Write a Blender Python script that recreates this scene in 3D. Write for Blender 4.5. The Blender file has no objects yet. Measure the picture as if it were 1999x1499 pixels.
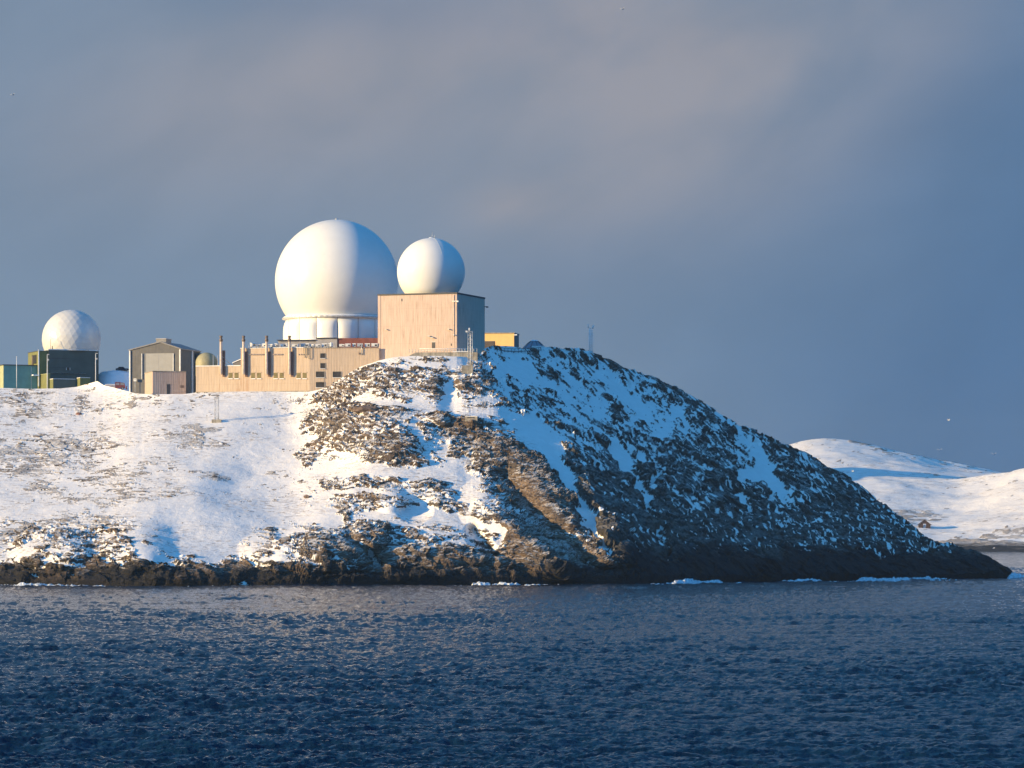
import bpy, bmesh, math, random
import numpy as np
from mathutils import Vector, Matrix
random.seed(7); rng = np.random.default_rng(7)
R = math.radians
F = 6893.0; CX = 999.5; HY = 1040.0; CH = 15.2      # focal length in photo pixels, centre column, horizon row, eye height (m)
SUN_EL, SUN_AZ = 11.0, 21.5                          # elevation; degrees the sun stands in front of due left
scn = bpy.context.scene; col = scn.collection

def zat(py, Y): return CH - (py - HY) / F * Y
def xat(px, Y): return (px - CX) / F * Y
def P(px, py, Y): return Vector((xat(px, Y), Y, zat(py, Y)))

# ------------------------------------------------------------------ noise
def _h(ix, iy, iz, s):
    h = (ix.astype(np.uint32) * np.uint32(374761393)) ^ (iy.astype(np.uint32) * np.uint32(668265263)) ^ (iz.astype(np.uint32) * np.uint32(2147483647 - 58)) ^ np.uint32((s * 974711 + 12345) & 0xffffffff)
    h = (h ^ (h >> np.uint32(13))) * np.uint32(1274126177)
    h = (h ^ (h >> np.uint32(15))) * np.uint32(2246822519)
    return h ^ (h >> np.uint32(16))
G = rng.normal(size=(256, 3)); G /= np.linalg.norm(G, axis=1)[:, None]; G = G.astype(np.float32)
def perlin(x, y, z, s=0):
    x = np.asarray(x, np.float32); y = np.asarray(y, np.float32); z = np.asarray(z, np.float32)
    x, y, z = np.broadcast_arrays(x, y, z)
    xi = np.floor(x).astype(np.int64); yi = np.floor(y).astype(np.int64); zi = np.floor(z).astype(np.int64)
    fx = x - xi; fy = y - yi; fz = z - zi
    u = fx*fx*fx*(fx*(fx*6-15)+10); v = fy*fy*fy*(fy*(fy*6-15)+10); w = fz*fz*fz*(fz*(fz*6-15)+10)
    def g(dx, dy, dz):
        k = _h(xi+dx, yi+dy, zi+dz, s) & np.uint32(255)
        gg = G[k]
        return gg[..., 0]*(fx-dx) + gg[..., 1]*(fy-dy) + gg[..., 2]*(fz-dz)
    a = g(0,0,0)*(1-u)+g(1,0,0)*u; b = g(0,1,0)*(1-u)+g(1,1,0)*u
    c = g(0,0,1)*(1-u)+g(1,0,1)*u; d = g(0,1,1)*(1-u)+g(1,1,1)*u
    return ((a*(1-v)+b*v)*(1-w) + (c*(1-v)+d*v)*w) * 1.6
def fbm(x, y, z, o=3, s=0, rid=False):
    t = 0; a = 1.0; n = 0
    for i in range(o):
        p = perlin(x*2.03**i, y*2.03**i, z*2.03**i, s+i*17)
        if rid: p = 1 - 2.2*np.abs(p)
        t = t + a*p; n += a; a *= .5
    return t / n
def sstep(a, b, x):
    t = np.clip((x - a) / (b - a), 0, 1); return t*t*(3-2*t)
def curve(pts, x):
    xs = np.array([p[0] for p in pts], float); ys = np.array([p[1] for p in pts], float)
    return np.interp(x, xs, ys)
def scurve(pts, x, w=18):                            # interpolated then smoothed
    xs = np.asarray(x, float)
    return sum(curve(pts, xs + d*w) * k for d, k in ((-2,.1),(-1,.2),(0,.4),(1,.2),(2,.1)))

# ------------------------------------------------------------------ node helpers
class NT:
    def __init__(s, tree): s.t = tree; s.n = tree.nodes; s.l = tree.links
    def new(s, typ, **kw):
        n = s.n.new(typ)
        for k, v in kw.items(): setattr(n, k, v)
        return n
    def put(s, sock, v):
        if isinstance(v, bpy.types.NodeSocket): s.l.new(v, sock)
        elif v is not None:
            if hasattr(sock, 'default_value'):
                try: sock.default_value = v
                except Exception: sock.default_value = (v, v, v) if not hasattr(v, '__len__') else tuple(v)[:3]
    def m(s, op, a, b=None, c=None, clamp=False):
        n = s.new('ShaderNodeMath', operation=op); n.use_clamp = clamp
        s.put(n.inputs[0], a); s.put(n.inputs[1], b)
        if c is not None: s.put(n.inputs[2], c)
        return n.outputs[0]
    def vm(s, op, a, b=None):
        n = s.new('ShaderNodeVectorMath', operation=op); s.put(n.inputs[0], a); s.put(n.inputs[1], b); return n.outputs[0]
    def mix(s, f, a, b, mode='MIX'):
        n = s.new('ShaderNodeMix', data_type='RGBA', blend_type=mode)
        s.put(n.inputs[0], f)
        for sk, v in ((n.inputs[6], a), (n.inputs[7], b)):
            if isinstance(v, bpy.types.NodeSocket): s.l.new(v, sk)
            else: sk.default_value = (v[0], v[1], v[2], 1)
        return n.outputs[2]
    def ss(s, x, a, b, o0=0., o1=1.):
        n = s.new('ShaderNodeMapRange', interpolation_type='SMOOTHSTEP')
        s.put(n.inputs[0], x); n.inputs[1].default_value = a; n.inputs[2].default_value = b
        n.inputs[3].default_value = o0; n.inputs[4].default_value = o1
        return n.outputs[0]
    def noise(s, vec, scale, detail=4, rough=.55, dist=0.):
        n = s.new('ShaderNodeTexNoise'); s.put(n.inputs['Vector'], vec)
        n.inputs['Scale'].default_value = scale; n.inputs['Detail'].default_value = detail
        n.inputs['Roughness'].default_value = rough; n.inputs['Distortion'].default_value = dist
        return n.outputs[0]
    def xyz(s, v):
        n = s.new('ShaderNodeSeparateXYZ'); s.put(n.inputs[0], v); return n.outputs
    def comb(s, x, y, z):
        n = s.new('ShaderNodeCombineXYZ')
        for i, v in enumerate((x, y, z)): s.put(n.inputs[i], v)
        return n.outputs[0]
    def bump(s, h, strength=.5, dist=.1, normal=None):
        n = s.new('ShaderNodeBump'); s.put(n.inputs['Height'], h)
        n.inputs['Strength'].default_value = strength; n.inputs['Distance'].default_value = dist
        if normal is not None: s.put(n.inputs['Normal'], normal)
        return n.outputs[0]
def lin(r, g, b):
    f = lambda c: (c/255/12.92) if c/255 <= .04045 else ((c/255+.055)/1.055)**2.4
    return (f(r), f(g), f(b))
def base_mat(name):
    m = bpy.data.materials.new(name); m.use_nodes = True
    t = NT(m.node_tree); b = m.node_tree.nodes['Principled BSDF']
    return m, t, b
def obj_coord(t):
    n = t.new('ShaderNodeTexCoord'); return n.outputs['Object']

MC = {}
def paint(name, c, rough=.6, var=.12, scale=.6, metal=0., streak=0., bump=0.):
    """weathered plain paint / metal with broad mottling and optional vertical streaks"""
    if name in MC: return MC[name]
    m, t, b = base_mat(name); v = obj_coord(t)
    n1 = t.noise(v, scale, 5, .6)
    k = t.ss(n1, .3, .7, 1-var, 1+var)
    cc = t.mix(1, c, t.comb(k, k, k), 'MULTIPLY')
    if streak:
        n2 = t.noise(t.vm('MULTIPLY', v, (3.5, 3.5, .12)), 1., 4, .6)
        k2 = t.ss(n2, .35, .7, 1-streak, 1+streak*.4)
        cc = t.mix(1, cc, t.comb(k2, k2, k2), 'MULTIPLY')
    t.put(b.inputs['Base Color'], cc); b.inputs['Roughness'].default_value = rough; b.inputs['Metallic'].default_value = metal
    if bump: t.put(b.inputs['Normal'], t.bump(t.noise(v, 4, 4, .6), .5, bump))
    MC[name] = m; return m
def ribbed(name, c, c2, stain, freq=1.6, band=0., pale=.5):
    """board marked concrete: vertical ribs, streaks and rust runs that are in the surface itself"""
    if name in MC: return MC[name]
    m, t, b = base_mat(name); v = obj_coord(t); s = t.xyz(v)
    h = t.m('ADD', s[0], t.m('MULTIPLY', s[1], .93))
    rib = t.m('ABSOLUTE', t.m('SINE', t.m('MULTIPLY', h, freq*math.pi)))
    w1 = t.noise(t.comb(t.m('MULTIPLY', h, 2.3), 0., t.m('MULTIPLY', s[2], .13)), 1., 5, .65)
    w2 = t.noise(t.comb(t.m('MULTIPLY', h, 7.), 3., t.m('MULTIPLY', s[2], .35)), 1., 4, .6)
    big = t.noise(v, .12, 4, .6)
    fac = t.m('ADD', t.m('MULTIPLY', t.ss(w1, .38, .68), .65), t.m('MULTIPLY', t.ss(w2, .45, .7), .35), clamp=True)
    cc = t.mix(fac, c, c2)
    cc = t.mix(t.m('MULTIPLY', t.ss(t.m('MULTIPLY', w1, big), .27, .40), pale), cc, stain)
    seam = t.ss(t.m('ABSOLUTE', t.m('SUBTRACT', t.m('FRACT', t.m('MULTIPLY', s[2], .175)), .5)), .475, .5)
    cc = t.mix(t.m('MULTIPLY', seam, .14), cc, tuple(x*.5 for x in stain))
    t.put(b.inputs['Base Color'], cc); b.inputs['Roughness'].default_value = .9
    hh = t.m('ADD', t.m('MULTIPLY', rib, .5), t.m('MULTIPLY', w2, .6))
    t.put(b.inputs['Normal'], t.bump(hh, .4, .12))
    MC[name] = m; return m

# ------------------------------------------------------------------ mesh builder
class MB:
    def __init__(s): s.v = []; s.f = []; s.sm = []
    def add(s, vs, fs, smooth=False, M=None):
        o = len(s.v); s.v += [tuple((M @ Vector(v)) if M else v) for v in vs]
        s.f += [[i+o for i in f] for f in fs]; s.sm += [smooth]*len(fs); return s
    def box(s, x0, x1, y0, y1, z0, z1, M=None):
        vs = [(x0,y0,z0),(x1,y0,z0),(x1,y1,z0),(x0,y1,z0),(x0,y0,z1),(x1,y0,z1),(x1,y1,z1),(x0,y1,z1)]
        return s.add(vs, [(0,3,2,1),(4,5,6,7),(0,1,5,4),(1,2,6,5),(2,3,7,6),(3,0,4,7)], False, M)
    def tube(s, a, b, r, r2=None, n=8, cap=True):
        a = Vector(a); b = Vector(b); r2 = r if r2 is None else r2
        q = (b-a).to_track_quat('Z', 'Y'); vs = []
        for c, rr in ((a, r), (b, r2)):
            for i in range(n):
                t = 2*math.pi*(i+.5)/n; vs.append(tuple(c + q @ Vector((rr*math.cos(t), rr*math.sin(t), 0))))
        fs = [(i, (i+1) % n, n+(i+1) % n, n+i) for i in range(n)]
        o = len(s.v); s.add(vs, fs, n > 5)
        if cap: s.f += [[o+i for i in range(n)][::-1], [o+n+i for i in range(n)]]; s.sm += [False]*2
        return s
    def path(s, pts, r, n=6):
        for a, b in zip(pts[:-1], pts[1:]): s.tube(a, b, r, n=n)
        return s
    def lathe(s, prof, n=48, c=(0,0,0), smooth=True, a0=0, a1=360, caps=False):
        full = (a1-a0) >= 360; k = n if full else n+1
        vs = [(c[0]+r*math.cos(R(a0+(a1-a0)*i/n)), c[1]+r*math.sin(R(a0+(a1-a0)*i/n)), c[2]+z) for r, z in prof for i in range(k)]
        fs = []
        for j in range(len(prof)-1):
            for i in range(n):
                i2 = (i+1) % k if full else i+1
                fs.append((j*k+i, j*k+i2, (j+1)*k+i2, (j+1)*k+i))
        return s.add(vs, fs, smooth)
    def prism(s, pts, z0, z1):                       # footprint extruded upward
        n = len(pts)
        return s.add([(x,y,z0) for x,y in pts]+[(x,y,z1) for x,y in pts],
                     [list(range(n))[::-1], list(range(n,2*n))]+[(i,(i+1)%n,n+(i+1)%n,n+i) for i in range(n)])
    def front(s, pts, y0, y1):                       # elevation outline (x,z) extruded in depth
        n = len(pts)
        return s.add([(x,y0,z) for x,z in pts]+[(x,y1,z) for x,z in pts],
                     [list(range(n)), list(range(n,2*n))[::-1]]+[(i,n+i,n+(i+1)%n,(i+1)%n) for i in range(n)])
    def build(s, name, mat, parent=None, loc=None, fix=True):
        me = bpy.data.meshes.new(name); me.from_pydata(s.v, [], s.f); me.update()
        me.polygons.foreach_set('use_smooth', s.sm)
        if fix:
            bm = bmesh.new(); bm.from_mesh(me); bmesh.ops.recalc_face_normals(bm, faces=bm.faces); bm.to_mesh(me); bm.free()
        me.materials.append(mat)
        o = bpy.data.objects.new(name, me); col.objects.link(o)
        if parent: o.parent = parent
        if loc: o.location = loc
        return o
def tag(o, label=None, cat=None, group=None, kind=None):
    if label: o['label'] = label
    if cat: o['category'] = cat
    if group: o['group'] = group
    if kind: o['kind'] = kind
    return o
class Thing:
    """an Empty at the thing's base; local x runs along the front, local y away from the sea"""
    def __init__(s, name, label, cat, loc, deg=0, group=None):
        s.o = bpy.data.objects.new(name, None); col.objects.link(s.o)
        s.o.empty_display_size = .5
        s.o.location = loc; s.o.rotation_euler = (0, 0, R(deg)); s.loc = Vector(loc); s.th = R(deg)
        tag(s.o, label, cat, group)
    def at(s, px, py, y0=0.):
        """local (x, z) of the place a given column and row meets the plane local y = y0"""
        c, n = math.cos(s.th), math.sin(s.th); k = (px-CX)/F
        # X = lx + x c - y0 n ; Y = ly + x n + y0 c ; X = k Y
        x = (k*(s.loc.y + y0*c) - s.loc.x + y0*n) / (c - k*n)
        Y = s.loc.y + x*n + y0*c
        return x, zat(py, Y) - s.loc.z
    def rect(s, mb, a, b, y0, y1):                   # box whose front face shows corner rows/cols a=(px,py) b=(px,py)
        x0, z1 = s.at(a[0], a[1], y0); x1, z0 = s.at(b[0], b[1], y0)
        return mb.box(min(x0,x1), max(x0,x1), y0, y1, min(z0,z1), max(z0,z1))
    def p(s, mb, name, mat, parent=None, label=None):
        o = mb.build(name, mat, parent or s.o)
        if label: o['label'] = label
        return o

# ------------------------------------------------------------------ camera, light, sky
cam = bpy.data.cameras.new('camera'); co = bpy.data.objects.new('camera', cam); col.objects.link(co)
co.location = (0, 0, CH); co.rotation_euler = (R(90), 0, 0)
cam.sensor_width = 36; cam.lens = F/1999*36; cam.shift_y = (HY-749.5)/1999; cam.clip_start = 1; cam.clip_end = 60000
scn.camera = co
sd = Vector((-math.cos(R(SUN_AZ))*math.cos(R(SUN_EL)), -math.sin(R(SUN_AZ))*math.cos(R(SUN_EL)), math.sin(R(SUN_EL))))
sl = bpy.data.lights.new('sun', 'SUN'); sl.energy = 5.0; sl.angle = R(.5); sl.color = (1, .71, .33)
so = bpy.data.objects.new('sun', sl); col.objects.link(so); so.rotation_euler = sd.to_track_quat('Z', 'Y').to_euler(); so.location = (-200, 0, 300)
EXP = .76
vs = scn.view_settings; vs.view_transform = 'Standard'; vs.look = 'None'; vs.exposure = EXP; vs.gamma = 1; vs.use_curve_mapping = False

w = bpy.data.worlds.new('World'); scn.world = w; w.use_nodes = True
t = NT(w.node_tree); bg = w.node_tree.nodes['Background']; bg.inputs[1].default_value = .15
sky = t.new('ShaderNodeTexSky', sky_type='NISHITA'); sky.sun_disc = False
sky.sun_elevation = R(SUN_EL); sky.sun_rotation = R(-90-SUN_AZ); sky.altitude = 0; sky.air_density = 1.2; sky.dust_density = .3; sky.ozone_density = 8
tc = t.new('ShaderNodeTexCoord').outputs['Generated']; X, Y_, Z = t.xyz(tc)
U = t.m('MULTIPLY', t.m('ARCTAN2', X, Y_), F/1000); V = t.m('MULTIPLY', t.m('ARCSINE', Z), F/1000)
def cv(px, py): return ((px-CX)/1000, (HY-py)/1000)
def gauss(px, py, rx, ry, ang):
    cx, cy = cv(px, py); c, s_ = math.cos(R(ang)), math.sin(R(ang))
    du = t.m('SUBTRACT', U, cx); dv = t.m('SUBTRACT', V, cy)
    a = t.m('ADD', t.m('MULTIPLY', du, c/(rx/1000)), t.m('MULTIPLY', dv, s_/(rx/1000)))
    b = t.m('ADD', t.m('MULTIPLY', du, -s_/(ry/1000)), t.m('MULTIPLY', dv, c/(ry/1000)))
    d2 = t.m('ADD', t.m('MULTIPLY', a, a), t.m('MULTIPLY', b, b))
    return t.m('EXPONENT', t.m('MULTIPLY', d2, -1.))
ur = t.m('ADD', t.m('MULTIPLY', U, .9), t.m('MULTIPLY', V, .42)); vr = t.m('SUBTRACT', t.m('MULTIPLY', V, .9), t.m('MULTIPLY', U, .42))
nv = t.comb(t.m('MULTIPLY', ur, .8), t.m('MULTIPLY', vr, 1.5), 0.)
n_a = t.noise(nv, 1.3, 4, .45, .5); n_b = t.noise(nv, 3.2, 4, .5, .3)
def k10(c): return tuple(x/.15/2**EXP for x in c)
edge = t.ss(t.m('ADD', t.m('SUBTRACT', U, t.m('MULTIPLY', V, .55)), t.m('MULTIPLY', t.m('SUBTRACT', n_a, .5), .7)), -.45, .8)
cA = k10(lin(121, 141, 165)); cB = k10(lin(84, 117, 155)); cL = k10(lin(149, 151, 162)); cD = k10(lin(98, 122, 155))
c1 = t.mix(edge, cA, cB)
low = t.m('MULTIPLY', t.ss(V, .75, .15), .55); c1 = t.mix(low, c1, t.mix(edge, k10(lin(113,139,167)), k10(lin(72, 108, 152))))
g = t.m('ADD', t.m('MULTIPLY', gauss(620, 190, 520, 190, 10), .8), t.m('MULTIPLY', gauss(1380, 200, 480, 250, 35), .85))
g = t.m('ADD', g, t.m('MULTIPLY', gauss(1020, 395, 110, 50, 10), .55)); g = t.m('ADD', g, t.m('MULTIPLY', gauss(1150, 20, 650, 150, 0), .6))
g = t.m('MULTIPLY', g, t.ss(V, .30, .62)); g = t.m('MULTIPLY', g, t.ss(t.m('ADD', t.m('MULTIPLY', n_a, .6), t.m('MULTIPLY', n_b, .4)), .28, .62, .25, 1.15), clamp=True)
c2 = t.mix(g, c1, cL)
c2 = t.mix(t.m('MULTIPLY', gauss(1120, 520, 520, 90, 16), .15), c2, cD)
c2 = t.mix(t.m('MULTIPLY', gauss(620, 10, 500, 60, -6), .3), c2, cD)
n_k = t.ss(n_b, .3, .7, .965, 1.035); c2 = t.mix(1, c2, t.comb(n_k, n_k, n_k), 'MULTIPLY')
hi = t.ss(V, 1.25, 2.6)                              # the cloud bank lies low; above it the sky is clear deep blue
sk = t.mix(1, sky.outputs[0], (1.45, 1.98, 1.68), 'MULTIPLY'); zd = t.ss(Z, .5, .95, 1., .5); sk = t.mix(1, sk, t.comb(zd, zd, zd), 'MULTIPLY')
fw = t.ss(Y_, -.35, .45, 1.22, .48); fwd = t.m('ADD', fw, t.m('MULTIPLY', t.ss(Z, .6, .95), .3)); sk = t.mix(1, sk, t.comb(fwd, fwd, fwd), 'MULTIPLY')
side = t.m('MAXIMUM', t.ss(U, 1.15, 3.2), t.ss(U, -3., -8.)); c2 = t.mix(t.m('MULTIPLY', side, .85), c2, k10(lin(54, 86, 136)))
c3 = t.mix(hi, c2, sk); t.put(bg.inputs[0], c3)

# ------------------------------------------------------------------ headland
MSL = 1.08
S_PTS = [(-900,760),(-300,752),(0,757),(60,759),(120,758),(150,755),(172,749),(190,744),(202,752),(235,760),(265,768),(300,770),(360,769),(383,766),(480,764),(600,765),(622,761),(645,752),(665,739),(690,724),(700,717),(725,709),(742,703),(770,697),(800,695),(870,695),(925,697),(936,694),(946,680),(960,675),(1000,676),(1020,680),(1060,678),(1075,677),(1100,681),(1150,690),(1170,695),(1230,723),(1270,735),(1330,762),(1375,787),(1410,812),(1450,835),(1475,843),(1500,857),(1530,870),(1580,893),(1640,930),(1700,975),(1740,1010),(1800,1055),(1820,1066),(1860,1072),(1890,1083),(1925,1102),(1950,1117),(1968,1127),(1978,1131),(2300,1160)]
YS = [(-900,1000),(0,988),(150,982),(300,979),(450,984),(600,989),(750,996),(900,1003),(1100,1012),(1225,1018),(2300,1020)]
YC = [(-900,1160),(0,1170),(180,1172),(240,1160),(300,1150),(600,1150),(650,1143),(700,1140),(900,1141),(932,1142),(950,1150),(1000,1150),(1100,1147),(1250,1132),(1400,1110),(1550,1088),(1700,1062),(1850,1038),(1960,1024),(2300,1021)]
RIDGE = [(600,925),(690,935),(760,965),(800,990),(870,1040),(960,1096),(1040,1146),(1100,1195),(1140,1225),(1200,1240)]   # row -> column
def softplus(x, w): return w*np.logaddexp(0, x/w)
def shoreW(px):
    ys = scurve(YS, px, 30); Xr = (curve(RIDGE, np.full_like(ys, 1139.))-CX)*.1525
    Y0 = ys.copy()
    for _ in range(30): Y0 = ys + MSL*softplus((px-CX)/F*Y0 - Xr, 4.)
    return Y0, HY + CH*F/Y0
def seg(px, py, pts, w, asp=None):                   # 1 on a polyline, 0 at distance w
    d = np.full(np.broadcast(px, py).shape, 1e9)
    for (x0, y0), (x1, y1) in zip(pts[:-1], pts[1:]):
        L = (x1-x0)**2+(y1-y0)**2; tt = np.clip(((px-x0)*(x1-x0)+(py-y0)*(y1-y0))/L, 0, 1)
        d = np.minimum(d, np.hypot(px-x0-tt*(x1-x0), py-y0-tt*(y1-y0)))
    return np.clip(1-d/w, 0, 1)
def segs(px, py, pts, w): return sstep(0, 1, seg(px, py, pts, w))
def blob(px, py, cx, cy, rx, ry, ang=0):
    c, s_ = math.cos(R(ang)), math.sin(R(ang)); a = ((px-cx)*c+(py-cy)*s_)/rx; b = (-(px-cx)*s_+(py-cy)*c)/ry
    return np.clip(1-(a*a+b*b), 0, 1)
def blobs(*a): return sstep(0, 1, blob(*a))
G_T = [0, .06, .15, .3, .65, 1.]
def gfun(tt, px):
    return sum(gfun0(np.clip(tt+d, 0, 1), px) for d in (-.05, -.03, -.01, .01, .03, .05))/6
def gfun0(tt, px):
    left = np.interp(tt, [0,.05,.15,.3,.62,1.], [0,.015,.06,.21,.58,1.])
    mid = np.interp(tt, [0,.06,.18,.4,.7,.9,1.], [0,.03,.12,.36,.66,.87,1.])
    rgt = np.interp(tt, [0,.1,.3,.7,1.], [0,.06,.25,.66,1.])
    a = sstep(560, 720, px); b = sstep(950, 1150, px)
    return (left*(1-a)+mid*a)*(1-b)+rgt*b
def surfY(px, py, W, S):
    Ss = sum(curve(S_PTS, px+d) for d in np.linspace(-75, 75, 13))/13
    w_ = sstep(600, 700, px)*sstep(1080, 960, px); Ss = Ss*(1-w_) + w_*sum(curve(S_PTS, px+d) for d in np.linspace(-25, 25, 7))/7
    Ss = np.minimum(Ss, W-.5)
    w2 = sstep(1080, 1300, px); Ss = Ss*(1-w2)+S*w2
    tt = np.clip((W-py)/np.maximum(W-Ss, .5), 0, 1)
    ys = scurve(YS, px, 30); yc = sum(curve(YC, px+d) for d in np.linspace(-40, 40, 9))/9
    Y = ys + (yc-ys)*gfun(tt, px)
    b = 0
    b = b - 7*seg(px, py, [(945,985),(1020,1050),(1090,1115)], 55)          # lower spur
    b = b + 8*segs(px, py, [(985,945),(1060,1035),(1150,1120)], 42)          # gully behind it
    b = b - 7*blobs(px, py, 1194, 1036, 40, 30)                                          # lone crag that catches the sun
    b = b - 5*blobs(px, py, 1195, 1075, 60, 50)
    b = b + 5*segs(px, py, [(350,1055),(400,1062),(470,1082)], 80) - 3*blobs(px, py, 265, 1062, 90, 55)
    b = b - 6*blobs(px, py, 100, 1075, 90, 50) - 7*blobs(px, py, 640, 1075, 120, 60) - 4*blobs(px, py, 520, 1075, 60, 40)
    b = b + 5*segs(px, py, [(690,1060),(745,1110)], 26) - 5*blobs(px, py, 720, 1050, 40, 40)
    b = b - 4*blobs(px, py, 760, 975, 40, 30) + 4*blobs(px, py, 810, 995, 40, 30)
    b = b - 4*blobs(px, py, 870, 1075, 130, 50) + 8*segs(px, py, [(925,1040),(960,1090)], 24)
    b = b + 6*segs(px, py, [(480,960),(540,1010)], 110) + 2.2*segs(px, py, [(565,800),(560,900),(590,980)], 110)
    b = b - 1.2*blobs(px, py, 410, 925, 90, 25) - 4*blobs(px, py, 730, 845, 140, 70) + 3*segs(px, py, [(875,750),(885,820)], 34)
    b = b - 4*blobs(px, py, 900, 822, 70, 18)
    # shaded face: ribs and gullies running down to the right
    b = b + 1.*segs(px, py, [(1030,840),(1090,930),(1150,1020),(1200,1100)], 30)
    b = b + 1.2*segs(px, py, [(1170,850),(1240,920),(1265,980)], 45) - 2*segs(px, py, [(1110,860),(1180,960),(1240,1060)], 40)
    b = b - 2.5*segs(px, py, [(1300,900),(1400,1000),(1460,1110)], 70) + 2.5*segs(px, py, [(1350,1000),(1420,1080)], 50)
    b = b + 2.5*segs(px, py, [(1450,870),(1530,960),(1600,1040)], 50) - 2*segs(px, py, [(1560,960),(1650,1060),(1690,1120)], 60)
    Xr = (curve(RIDGE, py)-CX)*.163
    Xr = Xr + np.where(py > 1100, 0, 0)
    X = (px-CX)/F*Y
    sh = sstep(1139, 1060, py); Xr = Xr*sh + (curve(RIDGE, py)-CX)*.1525*(1-sh)
    add = softplus(X-Xr, 4.); 
    ms = MSL + .42*sstep(1125, 980, py)
    Y = Y + ms*add/(1-MSL*np.clip((px-CX)/F, 0, .2)*(add > 6))
    env = sstep(0, .1, tt)*sstep(1.0, .9, tt) 
    return Y + b*env

pxs = np.concatenate([np.arange(-700, -60, 6.), np.arange(-60, 2000, 1.55), np.arange(2000, 2060, 5.)])
NV = 330; tv = np.concatenate([[-.06, -.03, -.012], np.linspace(0, 1, NV)])
PX = np.repeat(pxs[:, None], len(tv), 1)
Y0, W1 = shoreW(pxs); S1 = np.minimum(curve(S_PTS, pxs), W1-.4)
tip = sstep(1960, 1985, pxs)
TT = np.repeat(tv[None], len(pxs), 0)
PY = W1[:, None] + TT*(S1-W1)[:, None]
YY = surfY(PX, PY, W1[:, None], S1[:, None])
# keep the waterline on the water
YY = np.where(TT < .0, Y0[:, None], YY)
YY = YY + (Y0 - YY[:, 3])[:, None]*np.clip(1-TT/.12, 0, 1)
XX = (PX-CX)/F*YY; ZZ = CH-(PY-HY)/F*YY
ZZ = ZZ + np.where(TT < 0, TT*90, 0) - tip[:, None]*3.5
YY = YY - np.where(TT < 0, -TT*60, 0)
# behind the crest
nb = 46; kb = np.linspace(0, 1, nb+1)[1:]**1.7*330
zc = ZZ[:, -1]; yc = YY[:, -1]
zP = curve([(-900,64.),(0,62.5),(180,63.),(240,60.8),(640,60.8),(735,61.),(760,70.),(945,72.5),(1000,76),(1100,77)], pxs)
zP = np.where(pxs > 1050, zc, zP)
bz = zc[:, None] + (zP-zc)[:, None]*sstep(0, 16, kb)[None]
dropr = sstep(1000, 1200, pxs)[:, None]*(kb[None]*.28)
bz = bz - dropr; bz = bz*(1-sstep(150, 320, kb)[None]) - 6*sstep(150, 320, kb)[None]
bY = yc[:, None]+kb[None]; bX = (PX[:, -1:]-CX)/F*bY
TB = np.full_like(bX, 1.5)
XX = np.hstack([XX, bX]); YY = np.hstack([YY, bY]); ZZ = np.hstack([ZZ, bz])
PXf = np.hstack([PX, np.repeat(PX[:, -1:], nb, 1)]); PYf = np.hstack([PY, np.repeat(PY[:, -1:], nb, 1)])
TTf = np.hstack([TT, 1+np.repeat(kb[None]/330, len(pxs), 0)])
# broad undulation
und = (1.5-.9*sstep(-20, 60, PXf-curve(RIDGE, PYf)))*fbm(XX/26, YY/26, ZZ/26, 3, 3)*sstep(0, .12, TTf)*sstep(1.0, .93, TTf)
ZB = ZZ.copy(); YY = YY + und
def normals(X, Y, Z):
    P_ = np.stack([X, Y, Z], -1); du = np.gradient(P_, axis=0); dv = np.gradient(P_, axis=1)
    n = np.cross(du, dv); n /= np.linalg.norm(n, axis=-1, keepdims=True)+1e-9
    return n
N0 = normals(XX, YY, ZZ)
if N0[len(pxs)//3, NV//2, 2] < 0: N0 = -N0
px, py = PXf, PYf
px0, py0 = px, py
wx_ = fbm(XX/7, YY/9, ZZ/5, 4, 401); wz_ = fbm(XX/7, YY/9, ZZ/5, 4, 402)
px = px + 26*wx_; py = py + 15*wz_
# rockiness map: -1 deep snow .. +1 bare rock
K = np.full(px.shape, -.55)
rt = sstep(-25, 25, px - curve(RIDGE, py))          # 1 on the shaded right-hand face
lft = sstep(600, 560, px)
K = K*1.0
def addb(*a, amp=1.): 
    global K; K = K + amp*np.sqrt(blob(px, py, *a))
def adds(pts, w, amp):
    global K; K = K + amp*np.clip(seg(px, py, pts, w)*1.8, 0, 1)
K -= .25*lft
for a in [(50,800,190,36,0),(130,868,210,24,0),(150,915,290,34,2),(60,880,120,30,0),(400,862,80,22,0),(240,968,180,24,0),(370,842,90,16,-8),(540,925,30,8,0)]: addb(*a, amp=.56)
addb(410,927,50,13,8, amp=.75); addb(70,955,60,10,0, amp=.6); addb(154,807,8,5,0, amp=.6); addb(300,780,60,16,0,amp=.45); addb(165,775,45,10,-35,amp=.45)
addb(345,960,60,14,0, amp=.4); addb(235,790,90,7,-15, amp=.45); addb(555,880,30,10,-20, amp=.3); addb(405,773,34,4,0, amp=.9)
# coast cliffs
cl = curve([(-900,1050),(0,1040),(100,1022),(250,1045),(300,1080),(460,1092),(560,1058),(620,1045),(700,1040),(800,1060),(950,1075),(1100,1060),(1200,1060),(1300,1040),(1900,1000)], px)
K += (1.15-.35*sstep(700, 500, px))*sstep(-14, 24, py-cl+18*wz_) + .7*sstep(1098, 1122, py+34*wz_)
addb(60,1035,110,26,0, amp=.7); addb(190,1015,110,20,5, amp=.65); addb(240,1050,120,22,8, amp=.35); addb(420,1040,90,12,0,amp=-.2); addb(525,1050,60,22,0, amp=.7)
addb(390,1062,85,26,8, amp=-.55); addb(20,1080,50,20,0,amp=-.4); addb(95,1095,16,8,0,amp=-1.2); addb(280,1075,16,34,-30,amp=-.7); addb(565,1095,18,40,20,amp=-.3)
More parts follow.
